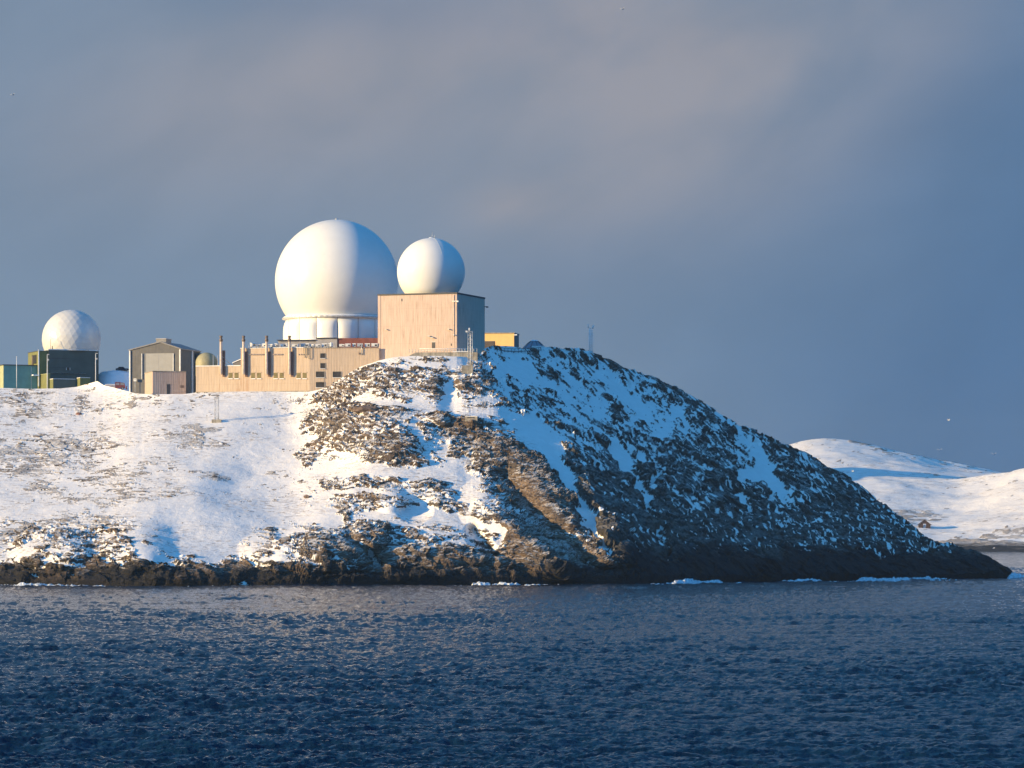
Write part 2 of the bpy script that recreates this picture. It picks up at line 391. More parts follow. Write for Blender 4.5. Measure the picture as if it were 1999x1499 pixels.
# centre brown slopes
for a, q in [((650,800,70,34,-35),1.25),((700,745,95,26,-22),1.2),((790,722,110,22,-6),1.0),((830,760,110,28,4),1.1),((720,855,100,46,8),1.3),((790,880,90,42,22),1.3),((660,840,50,40,-40),.9),((720,810,110,26,0),.6),
             ((890,745,90,22,0),.5),((900,822,90,22,2),1.4),((900,850,110,40,15),1.2),((950,890,90,45,25),1.2),((715,797,28,9,0),1.2),((960,840,80,40,35),.6),
             ((700,935,80,22,0),.7),((790,945,100,20,5),.75),((850,965,55,26,30),1.2),((690,990,50,28,0),1.1),((760,985,60,28,10),1.4),((880,990,60,14,10),.7),((720,1035,60,26,20),1.1),
             ((820,1045,100,22,0),.75),((850,1090,160,40,5),1.1),((640,1060,90,36,0),1.3),((1000,930,90,60,35),1.3),((1050,960,110,60,45),1.5),((1010,1050,110,60,40),1.3),((1120,1080,110,60,40),1.1),
             ((610,880,34,14,-30),.8),((625,945,50,14,5),.5),((600,905,20,8,0),.7),((650,895,30,6,0),.4),((1000,780,30,50,-30),.5),((935,735,30,60,0),.6)]:
    addb(*a, amp=q*(1 if a[0] < 1200 else 1))
for pts, w_, q in [([(880,755),(872,800),(930,815),(1000,812)],17,-1.4),([(690,775),(760,790),(830,785)],10,-.9),([(812,820),(830,870),(850,905)],9,-1.1),([(600,930),(700,915),(790,925),(900,925)],14,-1.1),([(860,870),(905,920),(920,990)],10,-.8),
                   ([(690,1010),(800,998),(900,1010),(980,1040),(960,1090)],13,-1.3),([(700,1045),(740,1110)],11,-1.4),([(760,1060),(860,1065)],9,-.8),([(640,905),(690,900)],14,-.9),([(590,1000),(650,1010)],22,-1.2),([(690,700),(760,712),(900,712)],9,-.7)]: adds(pts, w_, q)
# shaded face
rr = sstep(-10, 60, px - curve(RIDGE, py))
K += rr*(.30 + .95*sstep(0, 260, py-(curve([(900,790),(1100,800),(1300,800),(1500,850),(1700,900),(1990,1000)], px)-60)))
sky_d = py - curve(S_PTS, px)
K += rr*sstep(1060, 1110, px)*.75*sstep(42, 8, sky_d) + rr*sstep(1500, 1600, px)*.45
for a, q in [((1130,770,80,60,35),-.35),((1000,740,60,40,0),-.35),((1010,720,45,20,0),-.5),((1200,790,60,40,35),-.3),((1060,850,60,30,20),-.6),((1300,830,80,30,35),-.35),((1450,860,30,30,30),-.4)]: addb(*a, amp=q)
for pts, w_, q in [([(1030,830),(1080,890),(1105,940)],26,-1.5),([(1105,940),(1150,1010),(1192,1090)],10,-1.9),([(1195,868),(1232,930),(1260,975)],15,-2.),([(1250,890),(1292,920),(1275,945)],11,-1.7),([(1255,985),(1282,1035),(1305,1090)],7,-1.6),
                   ([(1475,880),(1500,930),(1532,975)],17,-2.3),([(1450,925),(1490,935),(1530,965)],16,-2.),([(1400,800),(1440,845),(1475,880)],10,-1.),([(1322,800),(1350,850)],14,-.9),([(1170,730),(1240,790),(1290,850)],11,-.8),
                   ([(1435,965),(1462,1000)],8,-1.4),([(1660,1050),(1690,1030),(1700,1040)],5,-.9),([(1245,1100),(1290,1090)],6,-.8),([(1150,700),(1200,735)],7,-.8)]: adds(pts, w_, q)
for pts, w_ in [([(1085,690),(1130,740)],10),([(1180,775),(1230,850)],12),([(1330,850),(1400,930)],26),([(1130,930),(1180,1010)],28),([(1230,940),(1290,900),(1300,960)],20)]: adds(pts, w_, .9)
addb(1192, 1036, 34, 28, 0, amp=1.6)
K = np.where(K > .0, K*(1-rt)*np.where(py > cl+10, .8, .46 + .30*sstep(860, 940, py)*sstep(900, 980, px)) + K*rt*(.48+.75*sstep(880, 1000, py)), K)
K = K + .5*np.clip(1.5*blob(px, py, 1060, 955, 120, 44, 48), 0, 1)
K = np.clip(K, -1.3, 1.3) + .02*lft*sstep(1030, 1000, py)
K = np.where(TTf > 1.02, -.9, K)
px, py = px0, py0
# ground in front of the green buildings is blown bare in streaks
K += .75*np.sqrt(blob(px, py, 40, 765, 120, 8, 0))
def facets(x, y, z, s):
    """angular blocks: every cell is a plane with its own tilt and step"""
    x = x.astype(np.float32); y = y.astype(np.float32); z = z.astype(np.float32)
    xi, yi, zi = (np.floor(q).astype(np.int64) for q in (x, y, z)); best = np.full(x.shape, 1e9, np.float32); val = np.zeros_like(best)
    for dx in (-1, 0, 1):
        for dy in (-1, 0, 1):
            for dz in (-1, 0, 1):
                hsh = _h(xi+dx, yi+dy, zi+dz, s)
                jx = ((hsh & 255)/255.).astype(np.float32); jy = (((hsh >> 8) & 255)/255.).astype(np.float32); jz = (((hsh >> 16) & 255)/255.).astype(np.float32); jo = (((hsh >> 24) & 255)/255.).astype(np.float32)
                ax = x-xi-dx-jx; ay = y-yi-dy-jy; az = z-zi-dz-jz; d = ax*ax+ay*ay+az*az
                k = d < best; best = np.where(k, d, best)
                val = np.where(k, (jo-.5)*1.3 + ax*(jy-.5)*2.2 + ay*(jz-.5)*2.2 + az*(jx-.5)*2.2, val)
    return val
# rock relief: strata near level on the left, dipping steeply on the right
ca, sa = math.cos(R(-52)), math.sin(R(-52))
wv = 1.3*fbm(XX/9, YY/9, ZZ/9, 2, 31)
aL = XX + wv; bL = ZZ*1.0 + .12*XX + wv*.5
aR = XX*ca + ZZ*sa*-1.*-1; bR = -XX*sa + ZZ*ca
aR = XX*.62 - ZZ*.79 + wv; bR = XX*.79 + ZZ*.62 + wv*.4
def blend(l, r): return l*(1-rt)+r*rt
r1 = blend(fbm(aL/5.5, YY/7, bL/2.6, 4, 41, True), fbm(aR/7., YY/9, bR/2.3, 4, 42, True))
r2 = blend(fbm(aL/1.8, YY/3, bL/.75, 3, 51), fbm(aR/2.6, YY/3.4, bR/.7, 3, 52))
r3 = fbm(XX/14, YY/14, ZZ/10, 3, 61)
big = fbm(XX/9, YY/9, ZZ/9, 3, 71, True)
r4 = perlin(aL/.7, YY/1.2, bL/.33, 57)*(1-rt)+rt*perlin(aR/1.1, YY/1.3, bR/.35, 58)
f1 = facets(blend(aL/5., aR/7.5), YY/5., blend(bL/2.6, bR/2.6), 501)
f2 = facets(blend(aL/(1.9+2.6*lft), aR/3.6), YY/(2.2-.5*lft), blend(bL/1.0, bR/.85), 502)
rs = blend(fbm(aL/7., YY/6, bL/1.25, 3, 43, True), fbm(aR/13., YY/8, bR/1.9, 3, 44, True))       # long bedding streaks
ribs = fbm(aR/30., YY/16, bR/6.5, 3, 45, True)*rt + (1-rt)*fbm(aL/14., YY/12, bL/4., 2, 46, True)
rock = .30*f1 + .38*f2 + .85*rs + .3*r2 + .85*r3 + .28*r4 + .25*ribs - .15
big = fbm(XX/9, YY/9, ZZ/9, 3, 71, True)
cliff = sstep(1065, 1110, py)*(1-rt)
rock_h = (.95-.45*(1-rt)*(1-cliff))*f1 + .34*f2 + .35*rs + .22*r2 + .5*r3 + .08*r4 + 1.5*ribs*(.35+.65*rt) + (1.2*cliff + .7*np.clip(K, 0, 1))*big
pyw = py + 40*fbm(XX/8, YY/8, ZZ/8, 3, 611)
fth = .20 + .20*sstep(780, 1000, py) - .09*sstep(1300, 1600, px) + .25*perlin(XX/16, YY/16, ZZ/12, 612)
aF = XX*.62 - ZZ*.79; bF = XX*.79 + ZZ*.62 + .22*perlin(XX/3, YY/3, ZZ/3, 620)
flk = perlin(aF/4.2, YY/3.5, bF/.5, 601) + .5*perlin(aF/11, YY/8, bF/5, 602)
bG = ZZ + .16*XX + .15*perlin(XX/3, YY/3, ZZ/3, 621)
flk2 = perlin(XX/2.3, YY/2.4, bG/.36, 603) + .5*perlin(aL/9, YY/8, bL/5, 604)
lvl = -K*1.25 + .15
fleck = np.maximum(sstep(fth, fth+.10, flk)*rt*sstep(1105, 1070, pyw), sstep(.17, .28, flk2)*(1-rt)*sstep(1125, 1080, pyw)*sstep(1.1, .6, K))
snow_f = sstep(-.05, .10, lvl - rock + .12*perlin(XX/.8, YY/1.2, ZZ/.5, 81))
solid = np.clip(1.6*blob(px+20*wx_, py+14*wz_, 1060, 955, 120, 44, 48) + 1.6*blob(px+20*wx_, py+14*wz_, 1030, 1065, 110, 40, 42), 0, 1)
fleck = fleck*(1-.85*solid)
snow_f = np.maximum(snow_f, fleck)
drift = .28*fbm(XX/11, YY/11, ZZ/5, 3, 91) + .05*fbm(XX/1.6, YY/1.6, ZZ/.9, 2, 95)
relief = np.where(rock > lvl, rock_h - lvl*.25, 0)
h = (rock-lvl); hpos = np.log1p(np.exp(np.clip(h/.12, -30, 30)))*.12
rel_k = 1-.65*lft*sstep(1040, 1000, PYf)
disp = drift + rel_k*( np.minimum(hpos, 2.2)*.85 + np.clip(hpos*2, 0, 1)*(rock_h-rock)*.8)
fade = sstep(0, .02, TTf)*(1-.8*sstep(.985, 1.0, TTf))
fade = np.where(TTf > 1, .1, fade); fade = np.where((px > 1040) & (TTf <= 1.0), np.maximum(fade, .55*sstep(0,.02,TTf)), fade)
disp = disp*fade
XX = XX + N0[..., 0]*disp; YY = YY + N0[..., 1]*disp; ZZ = ZZ + N0[..., 2]*disp

def gridmesh(name, X, Y, Z, mat, attrs=None, smooth=True):
    n, m = X.shape
    me = bpy.data.meshes.new(name); me.vertices.add(n*m)
    me.vertices.foreach_set('co', np.stack([X, Y, Z], -1).astype(np.float32).ravel())
    i = np.arange((n-1)*(m-1)); a = (i//(m-1))*m + i % (m-1)
    f = np.stack([a, a+m, a+m+1, a+1], -1).astype(np.int32)
    me.loops.add(f.size); me.loops.foreach_set('vertex_index', f.ravel())
    me.polygons.add(len(f)); me.polygons.foreach_set('loop_start', np.arange(0, f.size, 4, dtype=np.int32))
    me.update(calc_edges=True)
    me.polygons.foreach_set('use_smooth', np.full(len(f), smooth))
    for k, v in (attrs or {}).items():
        at = me.attributes.new(k, 'FLOAT', 'POINT'); at.data.foreach_set('value', np.asarray(v, np.float32).ravel())
    me.materials.append(mat); me.update()
    o = bpy.data.objects.new(name, me); col.objects.link(o); return o

def ground_mat(name, far=False):
    m, t, b = base_mat(name); g = t.new('ShaderNodeNewGeometry'); v = g.outputs['Position']; s = t.xyz(v)
    at = t.new('ShaderNodeAttribute', attribute_name='snow').outputs['Fac']
    rtv = t.new('ShaderNodeAttribute', attribute_name='face').outputs['Fac']
    k = .25 if far else 1.
    nf = t.noise(v, 2.2*k, 4, .65); nm = t.noise(v, .35*k, 5, .6); nb = t.noise(v, .06*k, 4, .5)
    lay_l = t.noise(t.comb(t.m('MULTIPLY', s[0], .3), t.m('MULTIPLY', s[1], .4), t.m('ADD', t.m('MULTIPLY', s[2], 2.2), t.m('MULTIPLY', s[0], .26))), 1.*k, 5, .7, .4)
    ra = t.m('SUBTRACT', t.m('MULTIPLY', s[0], .62), t.m('MULTIPLY', s[2], .79)); rb_ = t.m('ADD', t.m('MULTIPLY', s[0], .79), t.m('MULTIPLY', s[2], .62))
    lay_r = t.noise(t.comb(t.m('MULTIPLY', ra, .28), t.m('MULTIPLY', s[1], .35), t.m('MULTIPLY', rb_, 1.7)), 1.*k, 5, .7, .4)
    lay = t.m('ADD', t.m('MULTIPLY', lay_l, t.m('SUBTRACT', 1., rtv)), t.m('MULTIPLY', lay_r, rtv))
    # rock
    rc = t.mix(t.ss(nm, .32, .66), (.115, .078, .055), (.33, .24, .17))
    rc = t.mix(t.ss(nb, .42, .62), rc, t.mix(t.ss(nf, .3, .7), (.10, .085, .075), (.26, .215, .18)))
    rc = t.mix(t.m('MULTIPLY', t.ss(nf, .45, .72), .4), rc, (.05, .038, .03))
    rc = t.mix(t.m('MULTIPLY', t.ss(lay, .56, .40), .75), rc, (.045, .034, .028))
    rc = t.mix(t.m('MULTIPLY', t.ss(t.m('ADD', lay, t.m('MULTIPLY', nb, .3)), .66, .86), .5), rc, (.42, .31, .21))
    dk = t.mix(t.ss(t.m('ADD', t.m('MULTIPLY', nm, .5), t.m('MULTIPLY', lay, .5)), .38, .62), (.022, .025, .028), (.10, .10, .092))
    rc = t.mix(t.m('MULTIPLY', rtv, .8), rc, dk)  # shaded face mixes to darker, bluer rock: shade put into the colour
    wet = t.ss(t.m('ADD', t.m('SUBTRACT', s[2], t.m('MULTIPLY', rtv, 4.)), t.m('MULTIPLY', t.m('ADD', t.m('SUBTRACT', nm, .5), t.m('SUBTRACT', nb, .5)), -14.)), 8.5, 3.)
    rc = t.mix(t.m('MULTIPLY', wet, .9), rc, (.012, .015, .021))
    # thin rime and dusting lodged on up-facing bits of rock
    nz = t.xyz(g.outputs['Normal'])[2]
    dust = t.ss(t.m('ADD', t.m('MULTIPLY', nz, .75), t.m('MULTIPLY', nm, .9)), .98, 1.12)
    dust = t.m('MULTIPLY', dust, t.m('SUBTRACT', 1., wet)); dust = t.m('MULTIPLY', dust, t.ss(nb, .3, .6, .3, .85)); dust = t.m('MULTIPLY', dust, t.m('SUBTRACT', 1., t.m('MULTIPLY', rtv, t.ss(s[2], 42., 16., .25, .8))))
    sc = t.mix(t.ss(nm, .3, .7), (.90, .865, .815), (.85, .81, .76))
    mask = t.m('MAXIMUM', t.ss(t.m('ADD', at, t.m('MULTIPLY', t.m('SUBTRACT', nf, .5), .7)), .38, .62), t.m('MULTIPLY', dust, .75))
    # faint windblown grit in thin snow
    grit = t.m('MULTIPLY', t.ss(t.noise(t.vm('MULTIPLY', v, (.35, .9, 2.)), 1.1*k, 6, .75), .50, .64), t.m('MULTIPLY', t.ss(t.noise(t.vm('MULTIPLY', v, (.5, 1., 1.)), .07*k, 3, .5), .38, .6, .05, .85), t.m('SUBTRACT', 1., rtv)))
    sc = t.mix(grit, sc, (.36, .28, .21))
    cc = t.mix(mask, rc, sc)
    t.put(b.inputs['Base Color'], cc); b.inputs['Roughness'].default_value = .85
    b.inputs['Specular IOR Level'].default_value = .25
    bh = t.m('ADD', t.m('MULTIPLY', t.m('ADD', t.m('MULTIPLY', t.noise(v, 1.1*k, 6, .7), .6), t.m('MULTIPLY', lay, 1.)), t.m('SUBTRACT', 1.18, mask)), t.m('MULTIPLY', nf, t.m('SUBTRACT', .55, t.m('MULTIPLY', mask, .47))))
    t.put(b.inputs['Normal'], t.bump(bh, .9, .9/k if far else .8))
    return m
GM = ground_mat('snow_and_rock')
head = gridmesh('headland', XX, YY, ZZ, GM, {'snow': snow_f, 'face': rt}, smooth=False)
tag(head, kind='structure')
def ground_at(pxq, pyq):
    """point of the finished headland seen at a column and row"""
    i = int(np.argmin(np.abs(pxs-pxq))); c = HY-(ZZ[i]-CH)/YY[i]*F
    j = 3+int(np.argmin(np.abs(c[3:3+NV]-pyq)))
    return Vector((xat(pxq, YY[i, j]), YY[i, j], ZZ[i, j]))

# ------------------------------------------------------------------ far shore
fpx = np.arange(700, 2700, 5.); nf1 = 210
crN = curve([(700,930),(1500,950),(1650,942),(1720,935),(1800,936),(1850,939),(1900,936),(1950,925),(1999,914),(2150,895),(2700,870)], fpx)
crF = curve([(700,900),(1350,905),(1480,885),(1540,868),(1575,857),(1640,855),(1700,867),(1760,880),(1850,902),(1950,920),(2050,935),(2700,960)], fpx)
crF = curve([(f, g) for f, g in zip(fpx, crF)], fpx); kk = np.ones(15)/15; crF = np.convolve(np.pad(crF, 7, 'edge'), kk, 'valid'); crN = np.convolve(np.pad(crN, 7, 'edge'), kk, 'valid'); crF = np.minimum(crF, crN-1)
tt = np.linspace(0, 1, nf1); FX, FY_, FZ = [], [], []
Yw = CH*F/38
k1 = int(nf1*.55); k2 = nf1-k1-40
pN = np.linspace(0, 1, k1)
pyN = 1078+(crN[:, None]-1078)*pN; YN = Yw + 30*sstep(0,.1,pN) + 520*pN**1.25
YN = YN[None]*np.ones((len(fpx), 1)); YN += 60*np.sin(fpx/130.)[:, None]*pN
pF = np.linspace(0, 1, k2)[None]*np.ones((len(fpx), 1))
dip = 12.
pyF = (crN+dip)[:, None]+(crF-crN-dip)[:, None]*pF; YF = 3500 + 620*pF
pB = np.linspace(0, 1, 40)[1:]; YB = 4120+pB*900
PYA = np.hstack([pyN, pyF]); YA = np.hstack([YN, YF]); ZA = CH-(PYA-HY)/F*YA
ZBk = (ZA[:, -1:])*(1-pB[None]) - 5
YA = np.hstack([YA, np.repeat(YB[None], len(fpx), 0)]); ZA = np.hstack([ZA, ZBk])
XA = (fpx-CX)[:, None]/F*YA
ZA[:, 0] = -3
# unseen hill added behind the headland so its shadow reaches across the slope
hx, hy = 20., 3560.
ZA += 120*np.exp(-(((XA-hx)/190)**2+((YA-hy)/150)**2))
ZA += 7*fbm(XA/160, YA/160, 0*XA, 4, 7)*sstep(6, 30, ZA) + 1.9*fbm(XA/34, YA/45, 0*XA, 5, 9)*sstep(3, 12, ZA)
pyA = HY-(ZA-CH)/YA*F; pxA = np.repeat(fpx[:, None], ZA.shape[1], 1)
KF = -.46 + .35*fbm(XA/120, YA/150, ZA/40, 3, 15) + 1.0*sstep(11, 4, ZA) + .6*np.sqrt(blob(pxA, pyA, 1880, 1056, 60, 10, -10)) + .55*np.sqrt(blob(pxA, pyA, 1960, 1046, 80, 18, -18)) + .45*np.sqrt(blob(pxA, pyA, 1780, 1010, 70, 18)) + .3*np.sqrt(blob(pxA, pyA, 1650, 862, 60, 10)) + .35*np.sqrt(blob(pxA, pyA, 1800, 892, 160, 12, 12))
rf = .95*fbm(XA/16, YA/20, ZA/4, 4, 13)+.5*fbm(XA/4, YA/8, ZA/2, 3, 14)
ZA += np.clip(rf+KF, 0, 1.2)*2.*sstep(1, 5, ZA)
far = gridmesh('far_shore', XA, YA, ZA, ground_mat('far_snow_and_rock', True), {'snow': sstep(.05, -.1, rf+KF), 'face': 0*XA})
tag(far, kind='structure')

# ------------------------------------------------------------------ sea
def sea_h(x, y):
    d = np.hypot(x, y)
    wx = x + 1.5*perlin(x/9, y/9, 0, 201)
    h = .55*fbm((x+.2*y)/52, (y+.1*x)/27, 0*x, 2, 203) + .5*fbm(wx/19, (y+.25*x)/11, 0*x, 2, 205)
    h = h + .46*fbm(wx/7., (y+.3*x)/3.8, 0*x+.5, 2, 207, True)
    h = h + .40*fbm(wx/2.5, (y-.15*x)/1.4, 0*x+.7, 3, 209, True)
    return h*(1+.55*perlin(x/70, y/110, 0*x, 231))
gs = 8*1.075**np.arange(62); gs = np.cumsum(gs); spx = np.concatenate([(-30-gs)[::-1], np.arange(-30, 2030, 1.9), 2030+gs]); vy = 1/np.linspace(1/190., 1/1500., 1150)
vy = np.concatenate([np.linspace(95, 189, 90), vy, 1500*1.06**np.arange(1, 62)])
XS = (spx-CX)[:, None]/F*vy[None]; YSa = np.repeat(vy[None], len(spx), 0)
hs = sea_h(XS, YSa); hs = hs*(.92+.0*XS)*(1-sstep(2500, 4000, YSa)*.8)
sm, t, b = base_mat('sea_water'); v = t.new('ShaderNodeNewGeometry').outputs['Position']
n1 = t.noise(t.vm('MULTIPLY', v, (1., .8, 1.)), 1.3, 5, .68); n2 = t.noise(v, .05, 4, .55); n3 = t.noise(v, 5., 3, .6)
t.put(b.inputs['Base Color'], t.mix(t.ss(n2, .35, .65), (.002, .013, .036), (.004, .020, .048)))
t.put(b.inputs['Roughness'], t.ss(n2, .3, .7, .05, .10)); b.inputs['IOR'].default_value = 1.22
t.put(b.inputs['Normal'], t.bump(t.m('ADD', n1, t.m('MULTIPLY', n3, .25)), 1., .22))
sea = gridmesh('sea', XS, YSa, hs, sm); tag(sea, kind='structure')
outer = MB(); outer.add([(-40000,-20000,-1.3),(40000,-20000,-1.3),(40000,58000,-1.3),(-40000,58000,-1.3)], [(0,1,2,3)]).build('open_sea', sm); tag(bpy.data.objects['open_sea'], kind='structure')

# surf where the swell breaks on the rocks: (first column, last column, height m, depth of the strip m, drop of row below the shoreline)
surf = []
sv, sf = [], []
def surf_strip(a, b_, hgt, dep, off, seed):
    n = int((b_-a)*1.6)+2; m = 14; x = np.linspace(a, b_, n)
    Yb, Wb = shoreW(x); q = np.linspace(0, 1, m)
    y = (Yb+1.5)[:, None] - (dep*q+off)[None] + 1.2*perlin(x[:, None]/9, 0*q[None], 0, seed)
    X_ = (x-CX)[:, None]/F*y
    env = (sstep(0, .18, (x-a)/(b_-a))*sstep(1, .75, (x-a)/(b_-a)))[:, None]
    prof = np.sin(np.pi*np.clip(q, 0, 1))[None]**.7
    lump = .55+.75*fbm(X_/3.2, y/3, 0*X_, 3, seed+3, True)*.6 + .35*perlin(X_/9, y/9, 0, seed+5)
    z = hgt*env*prof*np.clip(lump-.16+.45*perlin(X_/14, y/14, 0, seed+19), 0, 1.6)*1.0 - .32 + .45*env*fbm(X_/1.1, y/1.4, 0*X_, 2, seed+9)
    z[:, 0] = -1; z[:, -1] = -1; z[0] = -1; z[-1] = -1
    o = sum(len(p) for p in sv); sv.append(np.stack([X_, y, z], -1).reshape(-1, 3))
    for i in range(n-1):
        for j in range(m-1): a_ = o+i*m+j; sf.append((a_, a_+m, a_+m+1, a_+1))
for i, s_ in enumerate([(-60,60,1.3,9,0),(18,150,1.6,10,0),(110,230,1.3,9,0),(200,320,.9,8,0),(330,420,.5,6,0),(520,600,.5,5,0),(915,965,1.5,7,1),(950,1030,1.4,7,0),(860,930,.6,5,0),(1060,1100,.7,4,0),(1105,1145,.9,5,0),(1172,1222,.9,5,3),
          (1262,1330,1.6,8,2),(1300,1425,2.2,9,4),(1515,1620,2.0,9,5),(1660,1760,2.2,14,10),(1705,1800,1.9,22,8),(1745,1880,2.4,12,4),(1800,1900,1.0,30,12),(1960,2060,2.8,10,2),(1880,1950,.5,8,14),(300,480,.8,6,1),(480,700,.7,6,0),(690,900,.8,6,1),(1010,1110,.9,6,1),(1380,1530,.9,7,4),(1600,1690,1.,8,6)]):
    surf_strip(*s_, 300+i*11)
me = bpy.data.meshes.new('surf'); me.from_pydata(np.concatenate(sv).tolist(), [], sf); me.update()
me.polygons.foreach_set('use_smooth', [True]*len(sf))
m, t, b = base_mat('sea_foam'); v = t.new('ShaderNodeNewGeometry').outputs['Position']
t.put(b.inputs['Base Color'], t.mix(t.ss(t.noise(v, 1.2, 5, .7), .35, .6), (.35, .42, .47), (.84, .87, .9))); b.inputs['Roughness'].default_value = .8
t.put(b.inputs['Normal'], t.bump(t.noise(v, 3., 5, .7), .8, .4)); me.materials.append(m)
o = bpy.data.objects.new('surf', me); col.objects.link(o); tag(o, 'white surf breaking along the foot of the dark cliffs', 'surf', kind='stuff')

# ------------------------------------------------------------------ materials of built things
conc = ribbed('board_marked_concrete', (.59, .46, .38), (.42, .32, .26), (.34, .23, .17))
conc2 = ribbed('yellowed_concrete', (.57, .45, .33), (.43, .33, .235), (.40, .22, .12), 1.1)
concb = ribbed('brown_weathered_concrete', (.52, .40, .32), (.36, .26, .21), (.22, .13, .10), 1.4)
plinth = paint('weathered_plinth_concrete', (.34, .31, .25), .9, .35, .5, streak=.25, bump=.05)
radm = paint('white_radome_shell', (.74, .74, .71), .3, .02, .3)
radm.node_tree.nodes['Principled BSDF'].inputs['Specular IOR Level'].default_value = .3
seamm = paint('dark_seam', (.10, .12, .14), .7)
white = paint('white_paint', (.72, .72, .70), .5, .1, 1.)
galv = paint('galvanised_steel', (.48, .49, .49), .45, .2, 1.5, metal=.3)
dark = paint('dark_metal', (.05, .05, .055), .6, .2)
glassd = paint('dark_window_glass', (.06, .055, .05), .25, .3, .8)
glassy = paint('amber_reflection_glass', (.20, .165, .07), .35, .25, .8)  # yellowish reflection put into the pane colour
snowm = paint('lying_snow', (.84, .85, .87), .85, .04, 1., bump=.08)
rustm = paint('stained_flue_steel', (.60, .50, .42), .6, .2, .9, streak=.2)
flueb = paint('shaded_niche_brown', (.22, .13, .10), .8, .25, .9, streak=.3)
flueh = paint('sooty_flue_head', (.16, .12, .10), .6, .3)
brick = paint('dull_red_cladding', (.20, .065, .05), .8, .2)
lgrey = paint('light_grey_cladding', (.36, .35, .35), .7, .15)

# ------------------------------------------------------------------ great radome
Yr = 1232.; sR = Yr/F
T = Thing('radome', 'giant smooth white radome on a ring of bulging panels, the largest ball on the hill', 'radome', (xat(657, Yr), Yr, zat(668, Yr)))
Rr = 120*sR; cz = zat(549, Yr)-T.loc.z; zr = zat(621, Yr)-T.loc.z
zb = zr - cz; prof = []
for i in range(61):
    a = math.asin(max(-1, zb/Rr)) + (math.pi/2-math.asin(zb/Rr))*i/60; prof.append((max(Rr*math.cos(a), .001), cz+Rr*math.sin(a)))
T.p(MB().lathe(prof, 128), 'shell', radm)
rb = 103.5*sR
T.p(MB().lathe([(rb-1.6, zr+.5), (rb-.1, zr+.35), (rb+.35, zr-.1), (rb+.35, zr-.55), (rb-.4, zr-.75), (rb-1., zr-.75)], 96), 'flange', white)
bolts = MB(); vs_, fs_ = [], []; nb_ = 240      # one toothed bolt ring under the flange
for i in range(nb_):
    a = 2*math.pi*i/nb_; ro = rb+(.5 if (i//2) % 2 else .40)
    for r_, z_ in ((rb+.2, zr-.5), (ro, zr-.5), (ro, zr-.15), (rb+.2, zr-.15)): vs_.append((r_*math.cos(a), r_*math.sin(a), z_))
for i in range(nb_):
    for j in range(4): a = i*4; b_ = ((i+1) % nb_)*4; fs_.append((a+j, b_+j, b_+(j+1) % 4, a+(j+1) % 4))
T.p(MB().add(vs_, fs_), 'bolt_ring', galv)
T.p(MB().lathe([(rb-1.3, zr-.6), (rb-1.3, -9)], 60), 'base_drum', seamm)
for k in range(15):
    a0 = -90+3.9+24*k + .25; a1 = a0+24-.5; vs_, fs_ = [], []; nu, nw = 12, 10; z1 = zr-.75; z0 = zat(672, Yr)-T.loc.z-2
    for i in range(nu+1):
        for j in range(nw+1):
            u, q = i/nu, j/nw; bul = 1.15*(1-abs(2*u-1)**3.0)*(1-abs(2*q-1)**3.2)
            r_ = rb-.95+bul; an = R(a0+(a1-a0)*u); vs_.append((r_*math.cos(an), r_*math.sin(an), z0+(z1-z0)*q))
    for i in range(nu):
        for j in range(nw): q = i*(nw+1)+j; fs_.append((q, q+nw+1, q+nw+2, q+1))
    T.p(MB().add(vs_, fs_, True), 'base_panel', radm)
T.p(MB().lathe([(0.01, cz+Rr+.5), (.5, cz+Rr+.45), (.6, cz+Rr-.2)], 16), 'top_cap', galv)

# low roof building carrying the radome
T = Thing('radome_plinth_building', 'flat grey and dull red rooftop storey right under the giant white radome', 'building', (xat(543, 1208), 1208, 60.5), -3)
a, z1 = T.at(543, 664.5); b_, _ = T.at(600, 662); c_, z2 = T.at(617, 660.5); d_, z3 = T.at(656, 660.); e_, z4 = T.at(744, 659.5)
T.p(MB().box(a, b_+3, 0, 46, 0, z1), 'wall', lgrey); T.p(MB().box(b_+3, d_+.4, -.4, 40, 0, z2), 'wall', lgrey); T.p(MB().box(d_+.4, e_, -.1, 40, 0, z3), 'red_wall', brick)
T.p(MB().box(a-.4, b_+3, -.7, -.0, z1-.05, z1+.22).box(b_+3.02, d_+.4, -.9, -.4, z2-.05, z2+.22), 'roof_edge', dark)
T.p(MB().box(a, b_+3, .1, 12, z1, z1+.12), 'roof_snow', snowm)

# ------------------------------------------------------------------ tall block and its radome
T = Thing('tower_building', 'tall windowless beige concrete block below the small white radome', 'building', (xat(892, 1150), 1150, 60.), -19.5)
blk = T; wl, _ = T.at(738, 600); ztop = zat(573.5, 1150)-60; D = 26.6
T.p(MB().box(wl, 0, 0, D, 0, ztop), 'wall', conc)
ed = .5
T.p(MB().box(wl-.15, .15, -.15, .45, ztop, ztop+ed).box(-.45, .15, .45, D+.15, ztop, ztop+ed).box(wl-.15, wl+.45, .45, D+.15, ztop, ztop+ed), 'parapet', dark)
T.p(MB().box(wl+.45, -.45, .45, D, ztop, ztop+.12), 'roof', plinth)
T.p(MB().box(wl-.04, wl+.8, -.09, 0, 0, ztop-.02), 'corner_strip', conc); T.p(MB().box(-.9, -.75, -.09, 0, 0, ztop-.02), 'corner_strip', conc)
for (x0, y0, x1, y1) in ((843, 668, 849.5, 680),):
    d = T.p(T.rect(MB(), (x0, y0), (x1, y1), -.06, .02), 'door', dark)
    T.p(T.rect(MB(), (x0-.7, y0-.9), (x1+.7, y0-.05), -.12, 0), 'door_frame', galv, d); 
for (x0, y0, x1, y1) in ((783.5, 583, 785.5, 588), (880, 670.5, 881.8, 675)):
    f_ = T.p(T.rect(MB(), (x0, y0), (x1, y1), -.05, .02), 'vent', dark)
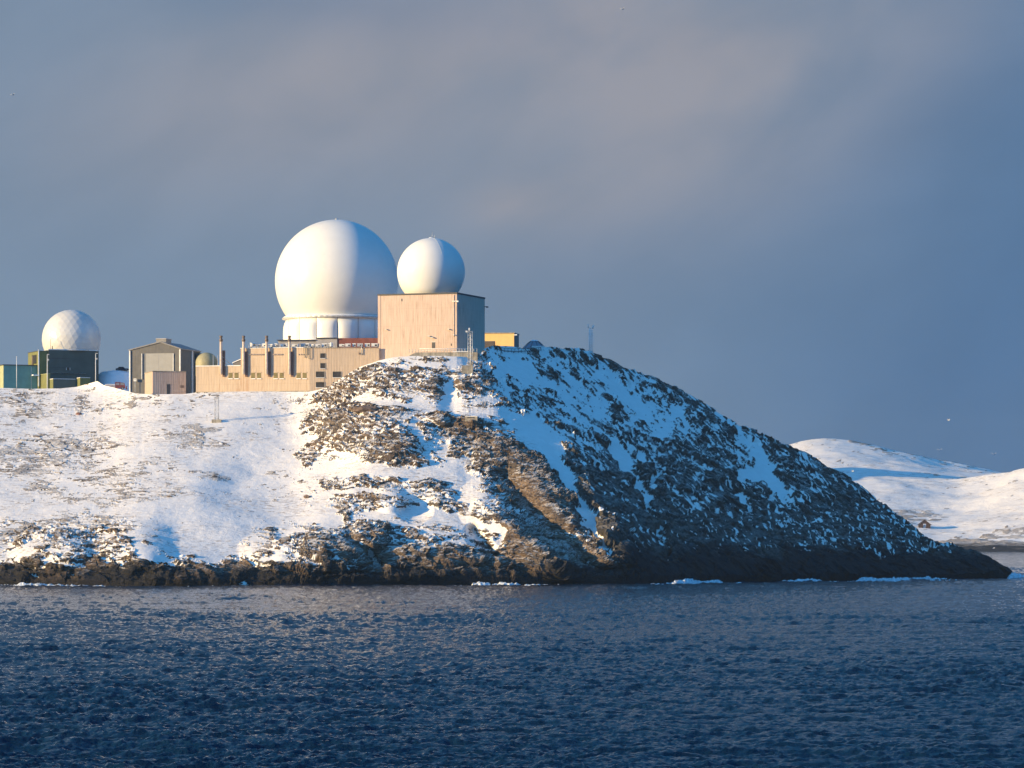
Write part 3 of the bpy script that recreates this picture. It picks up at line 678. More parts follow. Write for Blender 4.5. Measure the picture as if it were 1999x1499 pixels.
fl = lambda px, py, l: T.p((lambda q: MB().box(q[0], q[0]+l, -.55, 0, q[1]-.08, q[1]+.08).box(q[0]+l*.55, q[0]+l, -.9, -.4, q[1]-.22, q[1]+.02))(T.at(px, py)), 'lamp_bracket', galv)
for px_, py_, l in ((752, 643, .8), (874, 642.5, .8), (885, 653.5, .6), (834, 656, 1.2), (840, 658.5, 1.3)): fl(px_, py_, l)
q = T.at(884, 588); T.p(MB().tube((q[0], -.4, q[1]), (.5, -.7, q[1]-.1), .14).box(.1, .9, -1.1, -.5, q[1]-.35, q[1]+.1), 'floodlight', white)
T.p(MB().tube((-.2, D-.4, q[1]-.2), (1.1, D-.2, q[1]-.2), .12).box(.6, 1.3, D-.6, D, q[1]-.55, q[1]-.15), 'floodlight', dark)
T.p(MB().tube((-.95, -.16, ztop-.4), (-.95, -.16, ztop-14), .07), 'downpipe', rustm)

Ys = 1163.; s_ = Ys/F
T = Thing('radome', 'smaller smooth white radome with rods at its crown, on top of the tall beige block', 'radome', (xat(841.5, Ys), Ys, 60+ztop+.12))
Rr = 66.3*s_; cz = zat(531, Ys)-T.loc.z; zb = .0-cz+.35; prof = []
for i in range(41):
    a = math.asin(zb/Rr) + (math.pi/2-math.asin(zb/Rr))*i/40; prof.append((max(Rr*math.cos(a), .001), cz+Rr*math.sin(a)))
T.p(MB().lathe(prof, 96), 'shell', radm)
T.p(MB().lathe([(prof[0][0]+.15, 0), (prof[0][0]+.15, .45), (prof[0][0]-.3, .5)], 64), 'base_ring', galv)
sm_ = MB(); pts = []
for i in range(13):
    a = R(88-i*7.5); an = R(-90+22); pts.append(((Rr+.03)*math.cos(a)*math.cos(an), (Rr+.03)*math.cos(a)*math.sin(an), cz+(Rr+.03)*math.sin(a)))
T.p(sm_.path(pts[:9], .035), 'conductor', radm)
T.p(MB().lathe([(.01, cz+Rr+.35), (.5, cz+Rr+.3), (1.1, cz+Rr-.15)], 20), 'top_cap', white)
for x_, h_ in ((.3, 1.9), (1.1, 1.1)): T.p(MB().tube((x_, -.3, cz+Rr-.1), (x_+.15, -.3, cz+Rr+h_), .07), 'rod', galv)

# terrace below the block, with its railing
T = Thing('terrace', 'low mottled concrete terrace wall at the foot of the tall beige block', 'terrace', (xat(932, 1141), 1141, zat(702, 1141)-4), -4)
x0, z1 = T.at(799, 688); _, z0 = T.at(799, 702)
xm, _ = T.at(812, 690)
T.p(MB().front([(x0, 0), (0, 0), (0, z1), (xm, z1), (x0, z1-.9)], 0, 7.5), 'wall', plinth)
T.p(MB().front([(xm-4., 0), (xm+12, 0), (xm+12, z1-1.4), (xm-1., z1-1.5)], -.35, 0), 'buttress', plinth)
T = Thing('railing', 'pale pipe railing along the terrace wall below the tall block', 'railing', (xat(931, 1140.3), 1141.2, T.loc.z+z1), -4)
x0, zt = T.at(799.5, 680.5)
for k in range(24):
    xx = x0+(0-x0)*k/23; h_ = zt if k > 5 else zt*random.uniform(.75, 1.1)
    T.p(MB().tube((xx, 0, -.05), (xx+random.uniform(-.12,.12), 0, h_), .09, n=6), 'post', galv)
T.p(MB().tube((x0+3.2, 0, zt-.02), (0, 0, zt-.02), .085, n=6), 'top_rail', white); T.p(MB().tube((x0+3.2, 0, zt*.55), (0, 0, zt*.55), .07, n=6), 'middle_rail', galv)
T.p(MB().box(x0+14, -2, -.12, -.05, .12, .38), 'kickboard', white)

# ------------------------------------------------------------------ long beige building
T = Thing('long_building', 'long low beige building with a stepped roof, small paired windows and flues on its front', 'building', (xat(605, 1158), 1158, 58.5), -14)
xl, zlow = T.at(383, 715.5); xs_, zhi = T.at(470, 680); zlo2 = T.at(470, 714.5)[1]
zh = T.at(605, 679.5)[1]; zh = (zh+T.at(470, 679.5)[1])/2; zl = (zlow+zlo2)/2
T.p(MB().box(xl, xs_, 0, 16, 0, zl), 'low_wing', conc2)
T.p(MB().box(xs_, 0, 0, 17, 0, zh), 'main_block', conc2)
T.p(MB().box(xl-.15, xs_-.02, -.15, .4, zl, zl+.3), 'coping', white); T.p(MB().box(xs_-.15, .1, -.15, .4, zh, zh+.22), 'coping', white)
T.p(MB().box(xl+.1, xs_-.05, .4, 15.8, zl, zl+.1).box(xs_, -.2, .4, 16.8, zh, zh+.1), 'roof_snow', snowm)
T.p(MB().box(xl-.3, 0, -.3, -.004, 0, T.at(605, 762.8)[1]), 'footing', plinth)
T.p(MB().box(xl-.05, xl+.55, -.08, -.003, 0, zl-.01), 'corner_strip', conc2)
for p0 in (446, 490, 534.2, 579):
    for dx in (0, 11.6):
        wv_ = T.p(T.rect(MB(), (p0+dx, 727.5), (p0+dx+7.8, 738.5), -.05, .05), 'window', glassy)
        T.p(T.rect(MB(), (p0+dx-.4, 738.5), (p0+dx+8.2, 739.8), -.32, 0), 'sill', snowm, wv_)
        T.p(T.rect(MB(), (p0+dx-.5, 726.3), (p0+dx+8.3, 727.5), -.16, 0), 'lintel', conc2, wv_)
# small hooks in a row under the parapet
for px_ in list(np.linspace(487, 514, 10))+list(np.linspace(534, 551, 7))+[583, 588, 592]:
    q = T.at(px_, 692); T.p(MB().box(q[0]-.06, q[0]+.06, -.35, 0, q[1]-.2, q[1]+.25), 'bracket', rustm)
# right-hand wing turned further to the sea
W_ = bpy.data.objects.new('east_wing_frame', None)
bpy.data.objects.remove(W_)
T2 = Thing('stair_wing', 'beige wing with square dark windows between the long low building and the tall block', 'building', (xat(605, 1158)+.0, 1158.0, 58.5), -1.)
xr, _ = T2.at(740, 690); xq, _ = T2.at(627, 690)
T2.p(MB().box(.02, xr, 0.02, 20, 0, T2.at(670, 679.5)[1]), 'wall', conc2)
T2.p(MB().box(.1, xr, -.12, .4, T2.at(670, 679.5)[1], T2.at(670, 678.4)[1]), 'coping', plinth)
for (x0, y0, x1, y1) in ((625.5, 690, 634.5, 699), (625.5, 709, 634.5, 719), (617, 725.5, 633, 736.5), (617, 746, 633, 756), (650, 725.5, 665.5, 736.5), (650, 746, 665.5, 757)):
    wv_ = T2.p(T2.rect(MB(), (x0, y0), (x1, y1), -.03, .1), 'window', glassd)
    T2.p(T2.rect(MB(), (x0-.6, y1), (x1+.6, y1+1.), -.3, -.0), 'sill', white, wv_)
    xm_, _ = T2.at((x0+x1)/2, y0); a, zt = T2.at(x0, y0); b_, zb_ = T2.at(x1, y1)
    T2.p(MB().box(a-.12, a, -.14, 0, zb_, zt).box(b_, b_+.12, -.14, 0, zb_, zt).box(a, b_, -.14, 0, zt, zt+.12), 'frame', plinth, wv_)
T2.p(T2.rect(MB(), (617, 737.8), (633, 745.8), -.06, -.0), 'spandrel', conc2); T2.p(T2.rect(MB(), (650, 737.8), (665.5, 745.8), -.06, -.0), 'spandrel', conc2)
q0 = T2.at(706, 671); q1 = T2.at(706, 692); T2.p(MB().tube((q0[0], -.3, q0[1]), (q1[0], -.3, q1[1]), .13), 'drainpipe', galv)
q = T2.at(701.5, 690); T2.p(MB().box(q[0]-.2, q[0]+.2, -.4, 0, q[1]-.3, q[1]+.3), 'lamp', flueh)
# hanging cable loops at the corner
for i_, (a, b_, t0, t1) in enumerate(((593.5, 596.5, 677, 697.5), (597.5, 600, 677, 692), (602, 606, 676, 700.5))):
    pa, pb = T.at(a, t0), T.at(b_, t0); pc = T.at((a+b_)/2, t1); pd = T.at(a, t1-2.5); pe = T.at(b_, t1-2.5)
    T.p(MB().path([(pa[0], -.35, pa[1]), (pd[0], -.35, pd[1]), (pc[0]-.12, -.35, pc[1]), (pc[0]+.12, -.35, pc[1]), (pe[0], -.35, pe[1]), (pb[0], -.35, pb[1])], .085), 'cable_loop', plinth)
# flues: each stands off the wall on brackets, so its shadow falls on the concrete beside it
for i, (px_, lab) in enumerate(((431.5, 'free-standing steel flue rising above the low wing with a bracing strut'), (475.5, 'steel flue at the step where the roof of the long building rises'),
                                (520.5, 'steel flue on the long building between the second and third window pairs'), (565, 'steel flue nearest the corner of the long building, in front of the giant radome'))):
    y0 = -1.0; q = T.at(px_, 731, y0); top = T.at(px_, 655, y0)[1]
    w0 = T.o.matrix_basis @ Vector((q[0], y0, q[1])); F_ = Thing('flue', lab, 'flue', w0, -14, 'tall flues on the front of the long beige building'); hh = top-q[1]
    F_.p(MB().lathe([(.01, -.1), (.3, 0), (.44, .5), (.44, hh-2.)], 16), 'pipe', rustm)
    F_.p(MB().lathe([(.44, hh-2), (.58, hh-1.9), (.58, hh-1.2), (.4, hh-1.), (.4, hh-.6), (.55, hh-.5), (.5, hh-.05), (.01, hh)], 16), 'head', flueh)
    F_.p(MB().box(.25, 1.15, .6, .99, -.7, hh*.62 if i == 0 else hh-5.2), 'niche_panel', flueb)  # brown niche strip beside the pipe, its shade put into the colour
    for zz in (2.2, 6.): F_.p(MB().box(-.1, .1, .3, 1., zz-.1, zz+.1), 'bracket', galv)
    if i == 0: F_.p(MB().tube((.1, .1, 6.2), (3.2, 3., 2.7), .1).tube((.1, .1, 5.), (2.2, 2., 2.7), .08), 'strut', galv)
# plant along the roof edge
random.seed(3)
L_ = 'small white ventilation box in the row along the beige roof edge below the giant radome'
pos = [(488, 500, 8.5), (503, 507, 6), (510, 519, 7), (528, 532, 6), (536, 542, 7), (547, 560, 6.5), (570, 581, 6), (587, 603, 7), (606, 612, 5.5)]
def unit(T_, x0, x1, hpx, y0, wh):
    a, zt = T_.at(x0, 680-hpx-1.5, y0); b_, zb_ = T_.at(x1, 679.0, y0)
    base = T_.o.matrix_basis @ Vector((a, y0, zb_)); w_ = b_-a; h_ = zt-zb_
    V_ = Thing('ventilation_unit', L_, 'ventilation box', base, math.degrees(T_.th), 'ventilation boxes along the roof edge')
    V_.p(MB().box(0, w_, 0, 1.6, .45, h_), 'housing', white if wh else galv)
    V_.p(MB().box(.1, .22, .1, 1.5, -.2, .45), 'foot', dark); V_.p(MB().box(w_-.22, w_-.1, .1, 1.5, -.2, .45), 'foot', dark)
    V_.p(MB().box(-.04, w_+.04, -.05, 1.65, h_, h_+.16), 'snow_cap', snowm)
    V_.p(MB().box(w_*.55, w_*.9, -.04, 0, .6, h_-.2), 'grille', dark)
for i, (a, b_, h_) in enumerate(pos): unit(T, a, b_, h_, 1.2 + (i % 3)*.5, i % 3 != 1)
pos2 = [(616, 625), (628, 638), (640, 645), (662, 672), (674, 684), (688, 694), (697, 708), (712, 722), (725, 737)]
for i, (a, b_) in enumerate(pos2): unit(T2, a, b_, random.choice((6, 7, 7.5)), 1.2 + (i % 2)*.5, i % 4 != 2)
# satellite dome and roof rail
q = T2.at(646.5, 675, 1.6); bp = T2.o.matrix_basis @ Vector((q[0], 1.6, T2.at(646, 679)[1]))
V_ = Thing('satellite_dome', 'round white antenna dome standing between the roof edge boxes', 'antenna dome', bp, 0)
V_.p(MB().lathe([(.62, .5), (.66, 1.1), (.45, 1.75), (.01, 1.95)], 20), 'dome', white); V_.p(MB().lathe([(.3, -.1), (.3, .5), (.62, .5)], 12), 'stand', galv)
q = T.at(485, 670, .5); q2 = T.at(604, 670, .5); zt = T.at(545, 672.5, .5)[1]
rl = Thing('roof_rail', 'thin pipe guard rail along the roof edge of the long beige building', 'railing', T.o.matrix_basis @ Vector((q[0], .5, zh)), -14)
for k in range(15):
    xx = (q2[0]-q[0])*k/14; rl.p(MB().tube((xx, 0, 0), (xx, 0, zt-zh), .05, n=6), 'post', galv)
rl.p(MB().tube((0, 0, zt-zh), (q2[0]-q[0], 0, zt-zh), .05, n=6).tube((0, 0, (zt-zh)*.5), (q2[0]-q[0], 0, (zt-zh)*.5), .04, n=6), 'rail', galv)
# low items on the lower wing roof
b0 = T.o.matrix_basis @ Vector((T.at(455, 712)[0], 6, zl+.1))
V_ = Thing('roof_hut', 'small dark pitched hut on the lower wing roof beside the roof step', 'hut', b0, -14)
V_.p(MB().front([(-2, 0), (4.2, 0), (4.2, 3.2), (1.4, 2.6), (-2, 1.2)], 0, 3), 'wall', paint('slate_grey', (.12,.12,.13))); V_.p(MB().front([(-2.2, 1.2), (1.4, 2.62), (4.3, 3.25), (4.3, 3.45), (1.3, 2.82), (-2.2, 1.4)], -.3, 3.2), 'roof', snowm)

# olive dome behind the low wing
T = Thing('olive_dome', 'small dull olive dome half hidden behind the left end of the long beige building', 'dome', (xat(403.5, 1190), 1190, 60))
rr_ = 21.5*1190/F; zc_ = zat(708, 1190)-60
T.p(MB().lathe([(rr_, 0), (rr_, zc_)] + [(max(rr_*math.cos(R(a)), .01), zc_+rr_*.93*math.sin(R(a))) for a in range(8, 91, 6)], 48), 'shell', paint('olive_paint', (.30, .28, .17), .6, .15))
for px_ in (416, 425): T.p(MB().tube((xat(px_, 1185)-T.loc.x, -4.5, 0), (xat(px_, 1185)-T.loc.x, -4.5, zat(693, 1185)-60), .1), 'mast', galv)

# ------------------------------------------------------------------ grey hangar
T = Thing('hangar', 'dark grey gabled hangar with a large pale sliding door and a roof vent', 'hangar', (xat(352, 1195), 1195, 59), -15)
grey = paint('dark_grey_cladding', (.125, .125, .125), .75, .12, .5, streak=.15); greyd = paint('pale_grey_door', (.30, .305, .30), .6, .06)
x0, _ = T.at(254, 700); ze = T.at(352, 681.5)[1]; zel = T.at(254, 684)[1]; xa, za = T.at(313, 668.5); Dh = 19.5
T.p(MB().front([(x0, 0), (0, 0), (0, ze), (xa, za), (x0, zel)], 0, Dh), 'wall', grey)
roof = MB().front([(x0-.5, zel-.1), (xa, za+.02), (.35, ze-.1), (.35, ze+.28), (xa, za+.42), (x0-.5, zel+.28)], -.35, Dh+.3); T.p(roof, 'roof', paint('roof_sheet', (.20, .20, .21), .5))
rv = T.p(MB().box(xa-1.9, xa+1.7, 1., 6, za-.3, za+1.15), 'roof_vent', paint('vent_grey', (.22,.22,.22), .6)); T.p(MB().box(xa-2., xa+1.8, .8, 6.2, za+1.15, za+1.45), 'cap', lgrey, rv)
dr = T.p(T.rect(MB(), (284, 690), (338, 740), -.12, 0), 'door', greyd); q = T.at(309, 690)
T.p(MB().box(q[0]-.04, q[0]+.04, -.15, -.12, 2, q[1]), 'door_seam', lgrey, dr)
T.p(T.rect(MB(), (276.5, 690), (283.8, 740), -.10, .0), 'door_recess', paint('blue_grey_metal', (.10, .115, .14)))  # blue-grey strip between the left jamb and the door
T.p(T.rect(MB(), (276.2, 690), (277.3, 740), -.5, -.1).box(T.at(338.2,690)[0], T.at(339.3,690)[0], -.3, 0, 2, T.at(338,690)[1]), 'door_jamb', white)
T.p(MB().box(x0-.2, x0+.22, -.45, -.02, 0, zel-.1), 'downpipe', white); T.p(MB().box(-.25, .2, -.45, -.02, 0, ze-.1), 'downpipe', white)
T.p(MB().box(.02, .35, Dh*.55, Dh*.6, 0, ze-.1), 'downpipe', white)
T.p(MB().box(.36, 1.6, Dh*.75, Dh-.3, 0, ze-.6), 'side_bay', grey)
b0 = T.o.matrix_basis @ Vector((T.at(266, 741)[0], -1.2, T.at(266, 742)[1]))
V_ = Thing('junction_box', 'small white square box outside the grey hangar left of the bunker', 'box', b0, -15)
V_.p(MB().box(-.5, .5, 0, .5, -.4, .5), 'case', white); V_.p(MB().box(-.3, .3, -.03, 0, -.1, .3), 'lid', lgrey); V_.p(MB().tube((0, .2, -4), (0, .2, -.4), .1), 'post', galv)

# ------------------------------------------------------------------ small beige bunker
T = Thing('bunker', 'small flat-roofed beige concrete bunker with one dark doorway in front of the grey hangar', 'bunker', (xat(298, 1173), 1173, 54.), 15.5)
x1, _ = T.at(363, 740); zt = T.at(320, 725.5)[1]
T.p(MB().box(0, x1, 0, 15.5, 0, zt), 'wall', concb); T.p(MB().box(-.15, x1+.15, -.15, 15.6, zt, zt+.25), 'roof_slab', plinth)
d = T.p(T.rect(MB(), (325.5, 750), (332, 772), -.04, .1), 'door', dark); T.p(T.rect(MB(), (324.9, 749), (332.6, 750), -.15, 0), 'lintel', plinth, d)
q = T.at(341, 761); T.p(MB().box(q[0]-.6, q[0]+3.4, -.12, 0, q[1]-.5, q[1]-.25), 'pipe_run', rustm)
T.p(T.rect(MB(), (352, 752), (359, 757), -.05, 0), 'patch_panel', flueh)

# ------------------------------------------------------------------ green radar building on the left
gr = paint('lit_green_cladding', (.16, .17, .06), .8, .12, .3, streak=.15); grd = paint('shaded_green_cladding', (.075, .095, .085), .8, .12, .3)  # one green paint as two colours, a sunlit and a shaded tone
teal = paint('shaded_teal_cladding', (.12, .27, .25), .8, .1, .3); pale = paint('pale_green_lit_gable', (.34, .36, .2), .8)  # teal front and pale end: shade and sun put into the colours
T = Thing('radar_building', 'dark green flat-roofed building carrying the faceted radome', 'building', (xat(95, 1226), 1226, 60), 23)
x1, _ = T.at(189, 700); zt = (T.at(95, 684)[1]+T.at(189, 684)[1])/2
T.p(MB().box(0, x1, 0, 20, 0, zt), 'wall', grd); T.p(MB().box(-.2, x1+.2, -.25, .3, zt, zt+.35), 'roof_edge', white)
T.p(MB().box(x1-.01, x1+1.4, 2.5, 18, 0, zt-.1), 'side_bay', grd)
T.p(T.rect(MB(), (99, 727.8), (168, 729.), -.5, 0), 'snowy_ledge', snowm); T.p(T.rect(MB(), (97, 698.5), (136, 700.5), -.06, 0), 'cladding_joint', dark)
T.p(T.rect(MB(), (97, 716.5), (136, 718), -.05, 0), 'cladding_joint', dark)
wv_ = T.p(T.rect(MB(), (130, 717.5), (136, 722.5), -.05, 0), 'window', glassd)
a, zt_ = T.at(130, 717.5); b_, zb_ = T.at(136, 722.5); T.p(MB().box(a-.15, a, -.12, 0, zb_, zt_).box(b_, b_+.15, -.12, 0, zb_, zt_), 'frame', white, wv_)
T.p(MB().box(-3.4, 0, .4, 14.5, T.at(90,746)[1]*0+0, T.at(86, 685.5)[1]), 'stair_tower', gr)
T.p(MB().box(-3.55, .0, .3, 14.6, T.at(86, 685.5)[1], T.at(86, 684.5)[1]), 'tower_roof_edge', dark)
fr_ = MB(); yv = 3.6
for k_, (ya, yb) in enumerate(((3.4, 4.6), (5.2, 6.2), (7., 8.4))): fr_.box(-3.75, -3.4, ya, yb, zt-4.6, zt-1.6)
T.p(fr_, 'air_intake', dark); T.p(MB().box(-3.8, -3.4, 7.3, 8.2, 5.5, zt-2), 'duct', flueh)
T.p(MB().box(-3.7, -3.35, -.1, .3, 6., zt+.1), 'corner_pipe', white)
Ygd = 1238.; T3 = Thing('radome', 'white radome made of flat triangular facets on the dark green building at far left', 'radome', (xat(139.5, Ygd), Ygd, 60+zt))
bm = bmesh.new(); bmesh.ops.create_icosphere(bm, subdivisions=1, radius=1.)
tri = [[v.co.copy() for v in f.verts] for f in bm.faces]; bm.free(); bm = bmesh.new(); NF = 6
for a, b_, c_ in tri:
    g_ = {}
    for i in range(NF+1):
        for j in range(NF+1-i): g_[i, j] = bm.verts.new(((a*(NF-i-j)+b_*i+c_*j)/NF).normalized()*(57.5*Ygd/F))
    for i in range(NF):
        for j in range(NF-i):
            bm.faces.new((g_[i, j], g_[i+1, j], g_[i, j+1]))
            if i+j < NF-1: bm.faces.new((g_[i+1, j], g_[i+1, j+1], g_[i, j+1]))
bmesh.ops.remove_doubles(bm, verts=bm.verts, dist=.01)
cz = zat(662, Ygd)-T3.loc.z
bmesh.ops.rotate(bm, cent=(0,0,0), matrix=Matrix.Rotation(R(31), 3, 'Z') @ Matrix.Rotation(R(20), 3, 'X'), verts=bm.verts)
bmesh.ops.bisect_plane(bm, geom=bm.verts[:]+bm.edges[:]+bm.faces[:], plane_co=(0,0,-cz+.05), plane_no=(0,0,-1), clear_outer=True)
bmesh.ops.translate(bm, vec=(0,0,cz), verts=bm.verts)
me = bpy.data.meshes.new('shell'); bm.to_mesh(me); bm.free(); me.materials.append(paint('faceted_radome_shell', (.60, .60, .58), .3, .05, .25))
o = bpy.data.objects.new('shell', me); col.objects.link(o); o.parent = T3.o
rz = math.sqrt(max((57.5*Ygd/F)**2-cz**2, 1)); T3.p(MB().lathe([(rz+.25, 0), (rz+.25, .4), (rz-.3, .45)], 48), 'base_ring', galv)
a0 = T.o.matrix_basis @ Vector((.8, .5, zt+.3)); V_ = Thing('whip_antenna', 'thin whip antenna on the roof edge in front of the faceted radome', 'antenna', a0)
V_.p(MB().tube((0,0,0), (0,0,3.6), .06), 'whip', flueh); V_.p(MB().tube((.6,0,0), (.65,0,1.1), .2, .12), 'mount', flueh)

T = Thing('teal_building', 'long low teal building at the left edge, its end wall coloured pale as sunlit', 'building', (xat(7, 1222), 1222, 58), 23)
x1, _ = T.at(82, 730); zt = T.at(40, 713.5)[1]
T.p(MB().box(0, x1, 0, 12, 0, zt), 'wall', teal); T.p(MB().box(-.3, x1, -.25, 12.2, zt, zt+.3), 'roof', dark)
T.p(MB().box(-.06, -.003, .0, 12, 0, zt-.02), 'lit_gable', pale)  # pale sheet paints the sunlit look onto the left side
q = T.at(60.5, 716); T.p(MB().box(q[0], q[0]+.15, -.1, 0, 0, q[1]), 'door_trim', galv)
T.p(T.rect(MB(), (65, 731), (76, 733.2), -2.2, 0), 'canopy', snowm)
# low olive retaining walls by the entrance
for nm, lab, (pa, pb, top, bot, YY0, wd) in (('retaining_wall', 'upper olive retaining wall beside the entrance of the dark green building', (68, 98, 729.5, 752, 1217, 4.)),
    ('retaining_wall', 'middle low green wall standing in front of the dark green building', (104, 147, 740, 756, 1213, 0)),
    ('retaining_wall', 'short green wall on the right in front of the dark green building', (157, 176, 737.5, 756, 1213, 0))):
    if wd:
        T = Thing(nm, lab, 'wall', (xat(pb, YY0), YY0, 58), 23); zt = T.at(pb, top)[1]
        T.p(MB().box(-.8, 0, 0, 13, 0, zt), 'wall', gr); T.p(MB().box(-.9, .05, -.1, 13, zt, zt+.15), 'coping', pale)
    else:
        T = Thing(nm, lab, 'wall', (xat(pa, YY0), YY0, 58), 23); xx, _ = T.at(pb, top); zt = T.at((pa+pb)/2, top)[1]
        T.p(MB().box(0, xx, 0, 4.2, 0, zt), 'wall', gr if pa > 150 else grd); T.p(MB().box(-.06, -.003, 0, 4.2, 0, zt-.02), 'lit_end_face', gr); T.p(MB().box(-.1, xx, -.1, 4.2, zt, zt+.14), 'snow_cap', snowm)  # left end painted in the sunlit green
for px_, top, bot, lab in ((32.5, 697, 748, 'thin white flagpole in front of the low teal building'), (92.3, 692, 752, 'white lamp post at the left corner of the dark green building'), (186.8, 690, 748, 'white lamp post at the right end of the dark green building')):
    Yp = 1208 if px_ > 50 else 1205; zb_ = zat(bot, Yp)-1.5
    T = Thing('lamp_post' if px_ > 50 else 'flagpole', lab, 'lamp post' if px_ > 50 else 'flagpole', (xat(px_, Yp), Yp, zb_)); h_ = zat(top, Yp)-zb_
    T.p(MB().tube((0,0,0), (0,0,h_), .17 if px_ > 50 else .11, .1, n=8), 'pole', white)
    if px_ > 50:
        T.p(MB().box(-.1, .7, -.2, .2, h_-.1, h_+.15), 'lamp_head', galv); T.p(MB().box(.1, .6, -.2, .2, h_-2.1, h_-1.5), 'control_box', galv)
    else: T.p(MB().tube((0,0,h_), (0,0,h_+.25), .16), 'finial', white)

# snow bank, car and red machine in the gap before the hangar
def lumpy(name, label, cat, cx, cy, z0, rx, ry, hz, mat, seed, kind=None, n=40):
    u = np.linspace(-1, 1, n); A, B = np.meshgrid(u, u, indexing='ij'); rad = np.sqrt(A*A+B*B)
    h = hz*np.clip(1-rad**4, 0, 1)*(1+.06*fbm(A*2.2+seed, B*2.2, 0*A, 3, seed)) - (rad > .98)*1.
    o = gridmesh(name, A*rx, B*ry, h, mat, {'snow': 0*A+1, 'face': 0*A}); o.location = (cx, cy, z0)
    tag(o, label, cat, kind=kind); return o
mats_snow = snowm
lumpy('snow_bank', 'ploughed snow bank between the dark green building and the grey hangar', 'snow bank', xat(226, 1243), 1243, 60, 10, 8, (zat(723.5, 1243)-60), mats_snow, 5)
def car(T, L, Wd, H, bodym, glm):
    z = .28
    pr = [(-L/2, z), (L/2, z), (L/2, z+.42), (L/2-.15, z+.55), (L*.2, z+.62), (L*.08, H), (-L*.24, H), (-L*.36, z+.66), (-L/2+.05, z+.6)]
    T.p(MB().front(pr, -Wd/2, Wd/2), 'body', bodym)
    T.p(MB().front([(L*.17, z+.64), (L*.075, H-.07), (-L*.23, H-.07), (-L*.33, z+.68)], -Wd/2-.012, Wd/2+.012), 'side_window', glm)
    for sx in (-L*.32, L*.31):
        for sy in (-Wd/2+.02, Wd/2-.22):
            wh = T.p(MB().tube((sx, sy-.02, .33), (sx, sy+.22, .33), .33, n=20), 'wheel', dark); T.p(MB().tube((sx, sy-.04, .33), (sx, sy+.24, .33), .18, n=12), 'rim', galv, wh)
    for sy in (-.6, .6): T.p(MB().box(L/2-.03, L/2+.02, sy-.15, sy+.15, z+.32, z+.46), 'headlight', white)
zs = zat(723, 1243)
T = Thing('parked_car', 'dark car parked on the snow bank left of the grey hangar', 'car', (xat(239, 1243), 1243, zs-.2), 0)
car(T, 4.6, 1.8, 1.45, paint('dark_blue_car_paint', (.015, .02, .035), .3), paint('car_glass', (.03,.035,.04), .1))
T = Thing('snow_plough_truck', 'small red and white truck half hidden by snow left of the grey hangar', 'truck', (xat(226, 1205), 1205, zat(758, 1205)-.5), 8)
red = paint('red_paint', (.20, .05, .06), .6, .3)
T.p(MB().front([(-.2, .5), (3.2, .5), (3.2, 1.3), (2.9, 2.3), (1.4, 2.6), (-.2, 2.6)], -1, 1), 'cab', red)
T.p(MB().front([(1.55, 1.6), (2.85, 1.6), (2.7, 2.25), (1.55, 2.4)], -1.02, 1.02).box(.1, 1.2, -1.02, 1.02, 1.6, 2.3), 'cab_window', paint('pale_glass', (.3,.3,.33), .2))
T.p(MB().box(-3.6, -.25, -1, 1, .6, 1.9), 'load_bed', white); T.p(MB().box(-3.62, -.3, -1.03, -1., .9, 1.1).box(-3.62, -.3, -1.03, -1., 1.4, 1.55), 'stripe', red)
T.p(MB().front([(3.4, .1), (3.9, .2), (3.7, .9), (3.9, 1.4), (3.5, 1.2)], -1.4, 1.4), 'plough_blade', red)
for sx in (-2.8, 2.2):
    for sy in (-1.02, .82): w_ = T.p(MB().tube((sx, sy, .5), (sx, sy+.2, .5), .5, n=18), 'wheel', dark); T.p(MB().tube((sx, sy-.02, .5), (sx, sy+.22, .5), .22, n=10), 'rim', galv, w_)

# ------------------------------------------------------------------ yellow building, snow-covered dome tent, railing
T = Thing('yellow_building', 'bright yellow flat-roofed building right of the tall beige block', 'building', (xat(1003.5, 1285), 1285, 68), -9)
x0, zt = T.at(925, 650.5); zt = T.at(1003.5, 650.5)[1]
T.p(MB().box(x0, 0, 0, 11, -6, zt), 'wall', paint('yellow_paint', (.84, .53, .19), .7, .05)); T.p(MB().box(x0, .25, -.25, 11.2, zt, zt+.3), 'roof_edge', plinth)
T.p(MB().box(.003, .06, .2, 11, 0, zt-.02), 'end_shade', paint('shaded_end', (.16, .13, .12)))  # dark sheet paints shade onto the end turned from the sun
q = T.at(1004, 653); T.p(MB().tube((0, -.3, q[1]-.2), (1.1, -.4, q[1]-.1), .12).box(.3, 1.2, -.8, -.1, q[1]-.35, q[1]+.1), 'floodlight', white)
V_ = Thing('loading_ramp', 'low brown block against the foot of the yellow building', 'block', (xat(935, 1278), 1278, 68), -9)
xx, _ = V_.at(964.5, 668); zz = V_.at(950, 666.2)[1]; V_.p(MB().box(0, xx, 0, 2.5, 0, zz), 'wall', paint('dark_brown', (.10, .075, .06))); V_.p(MB().box(-.05, xx+.05, -.05, 2.5, zz, zz+.12), 'cap', plinth)
Yt = 1196.; T = Thing('dome_tent', 'low grey cone-shaped shelter with snow on top at the summit right of the yellow building', 'shelter', (xat(1043, Yt), Yt, zat(684, Yt)))
h_ = zat(664.5, Yt)-T.loc.z; T.p(MB().lathe([(4.3, 0), (3.6, h_*.32), (2.2, h_*.72), (1.1, h_*.97), (.01, h_)], 10, smooth=False), 'canvas', paint('grey_canvas', (.22, .25, .30), .8))
T.p(MB().lathe([(1.5, h_*.93), (1.0, h_+.06), (.01, h_+.18)], 12), 'snow_cap', snowm)
rbs = MB()
for k in range(10):
    a = 2*math.pi*k/10; c_, s2 = math.cos(a), math.sin(a); rbs.path([(4.36*c_, 4.36*s2, 0), (3.66*c_, 3.66*s2, h_*.32), (2.25*c_, 2.25*s2, h_*.73), (1.1*c_, 1.1*s2, h_*.98)], .08, 5)
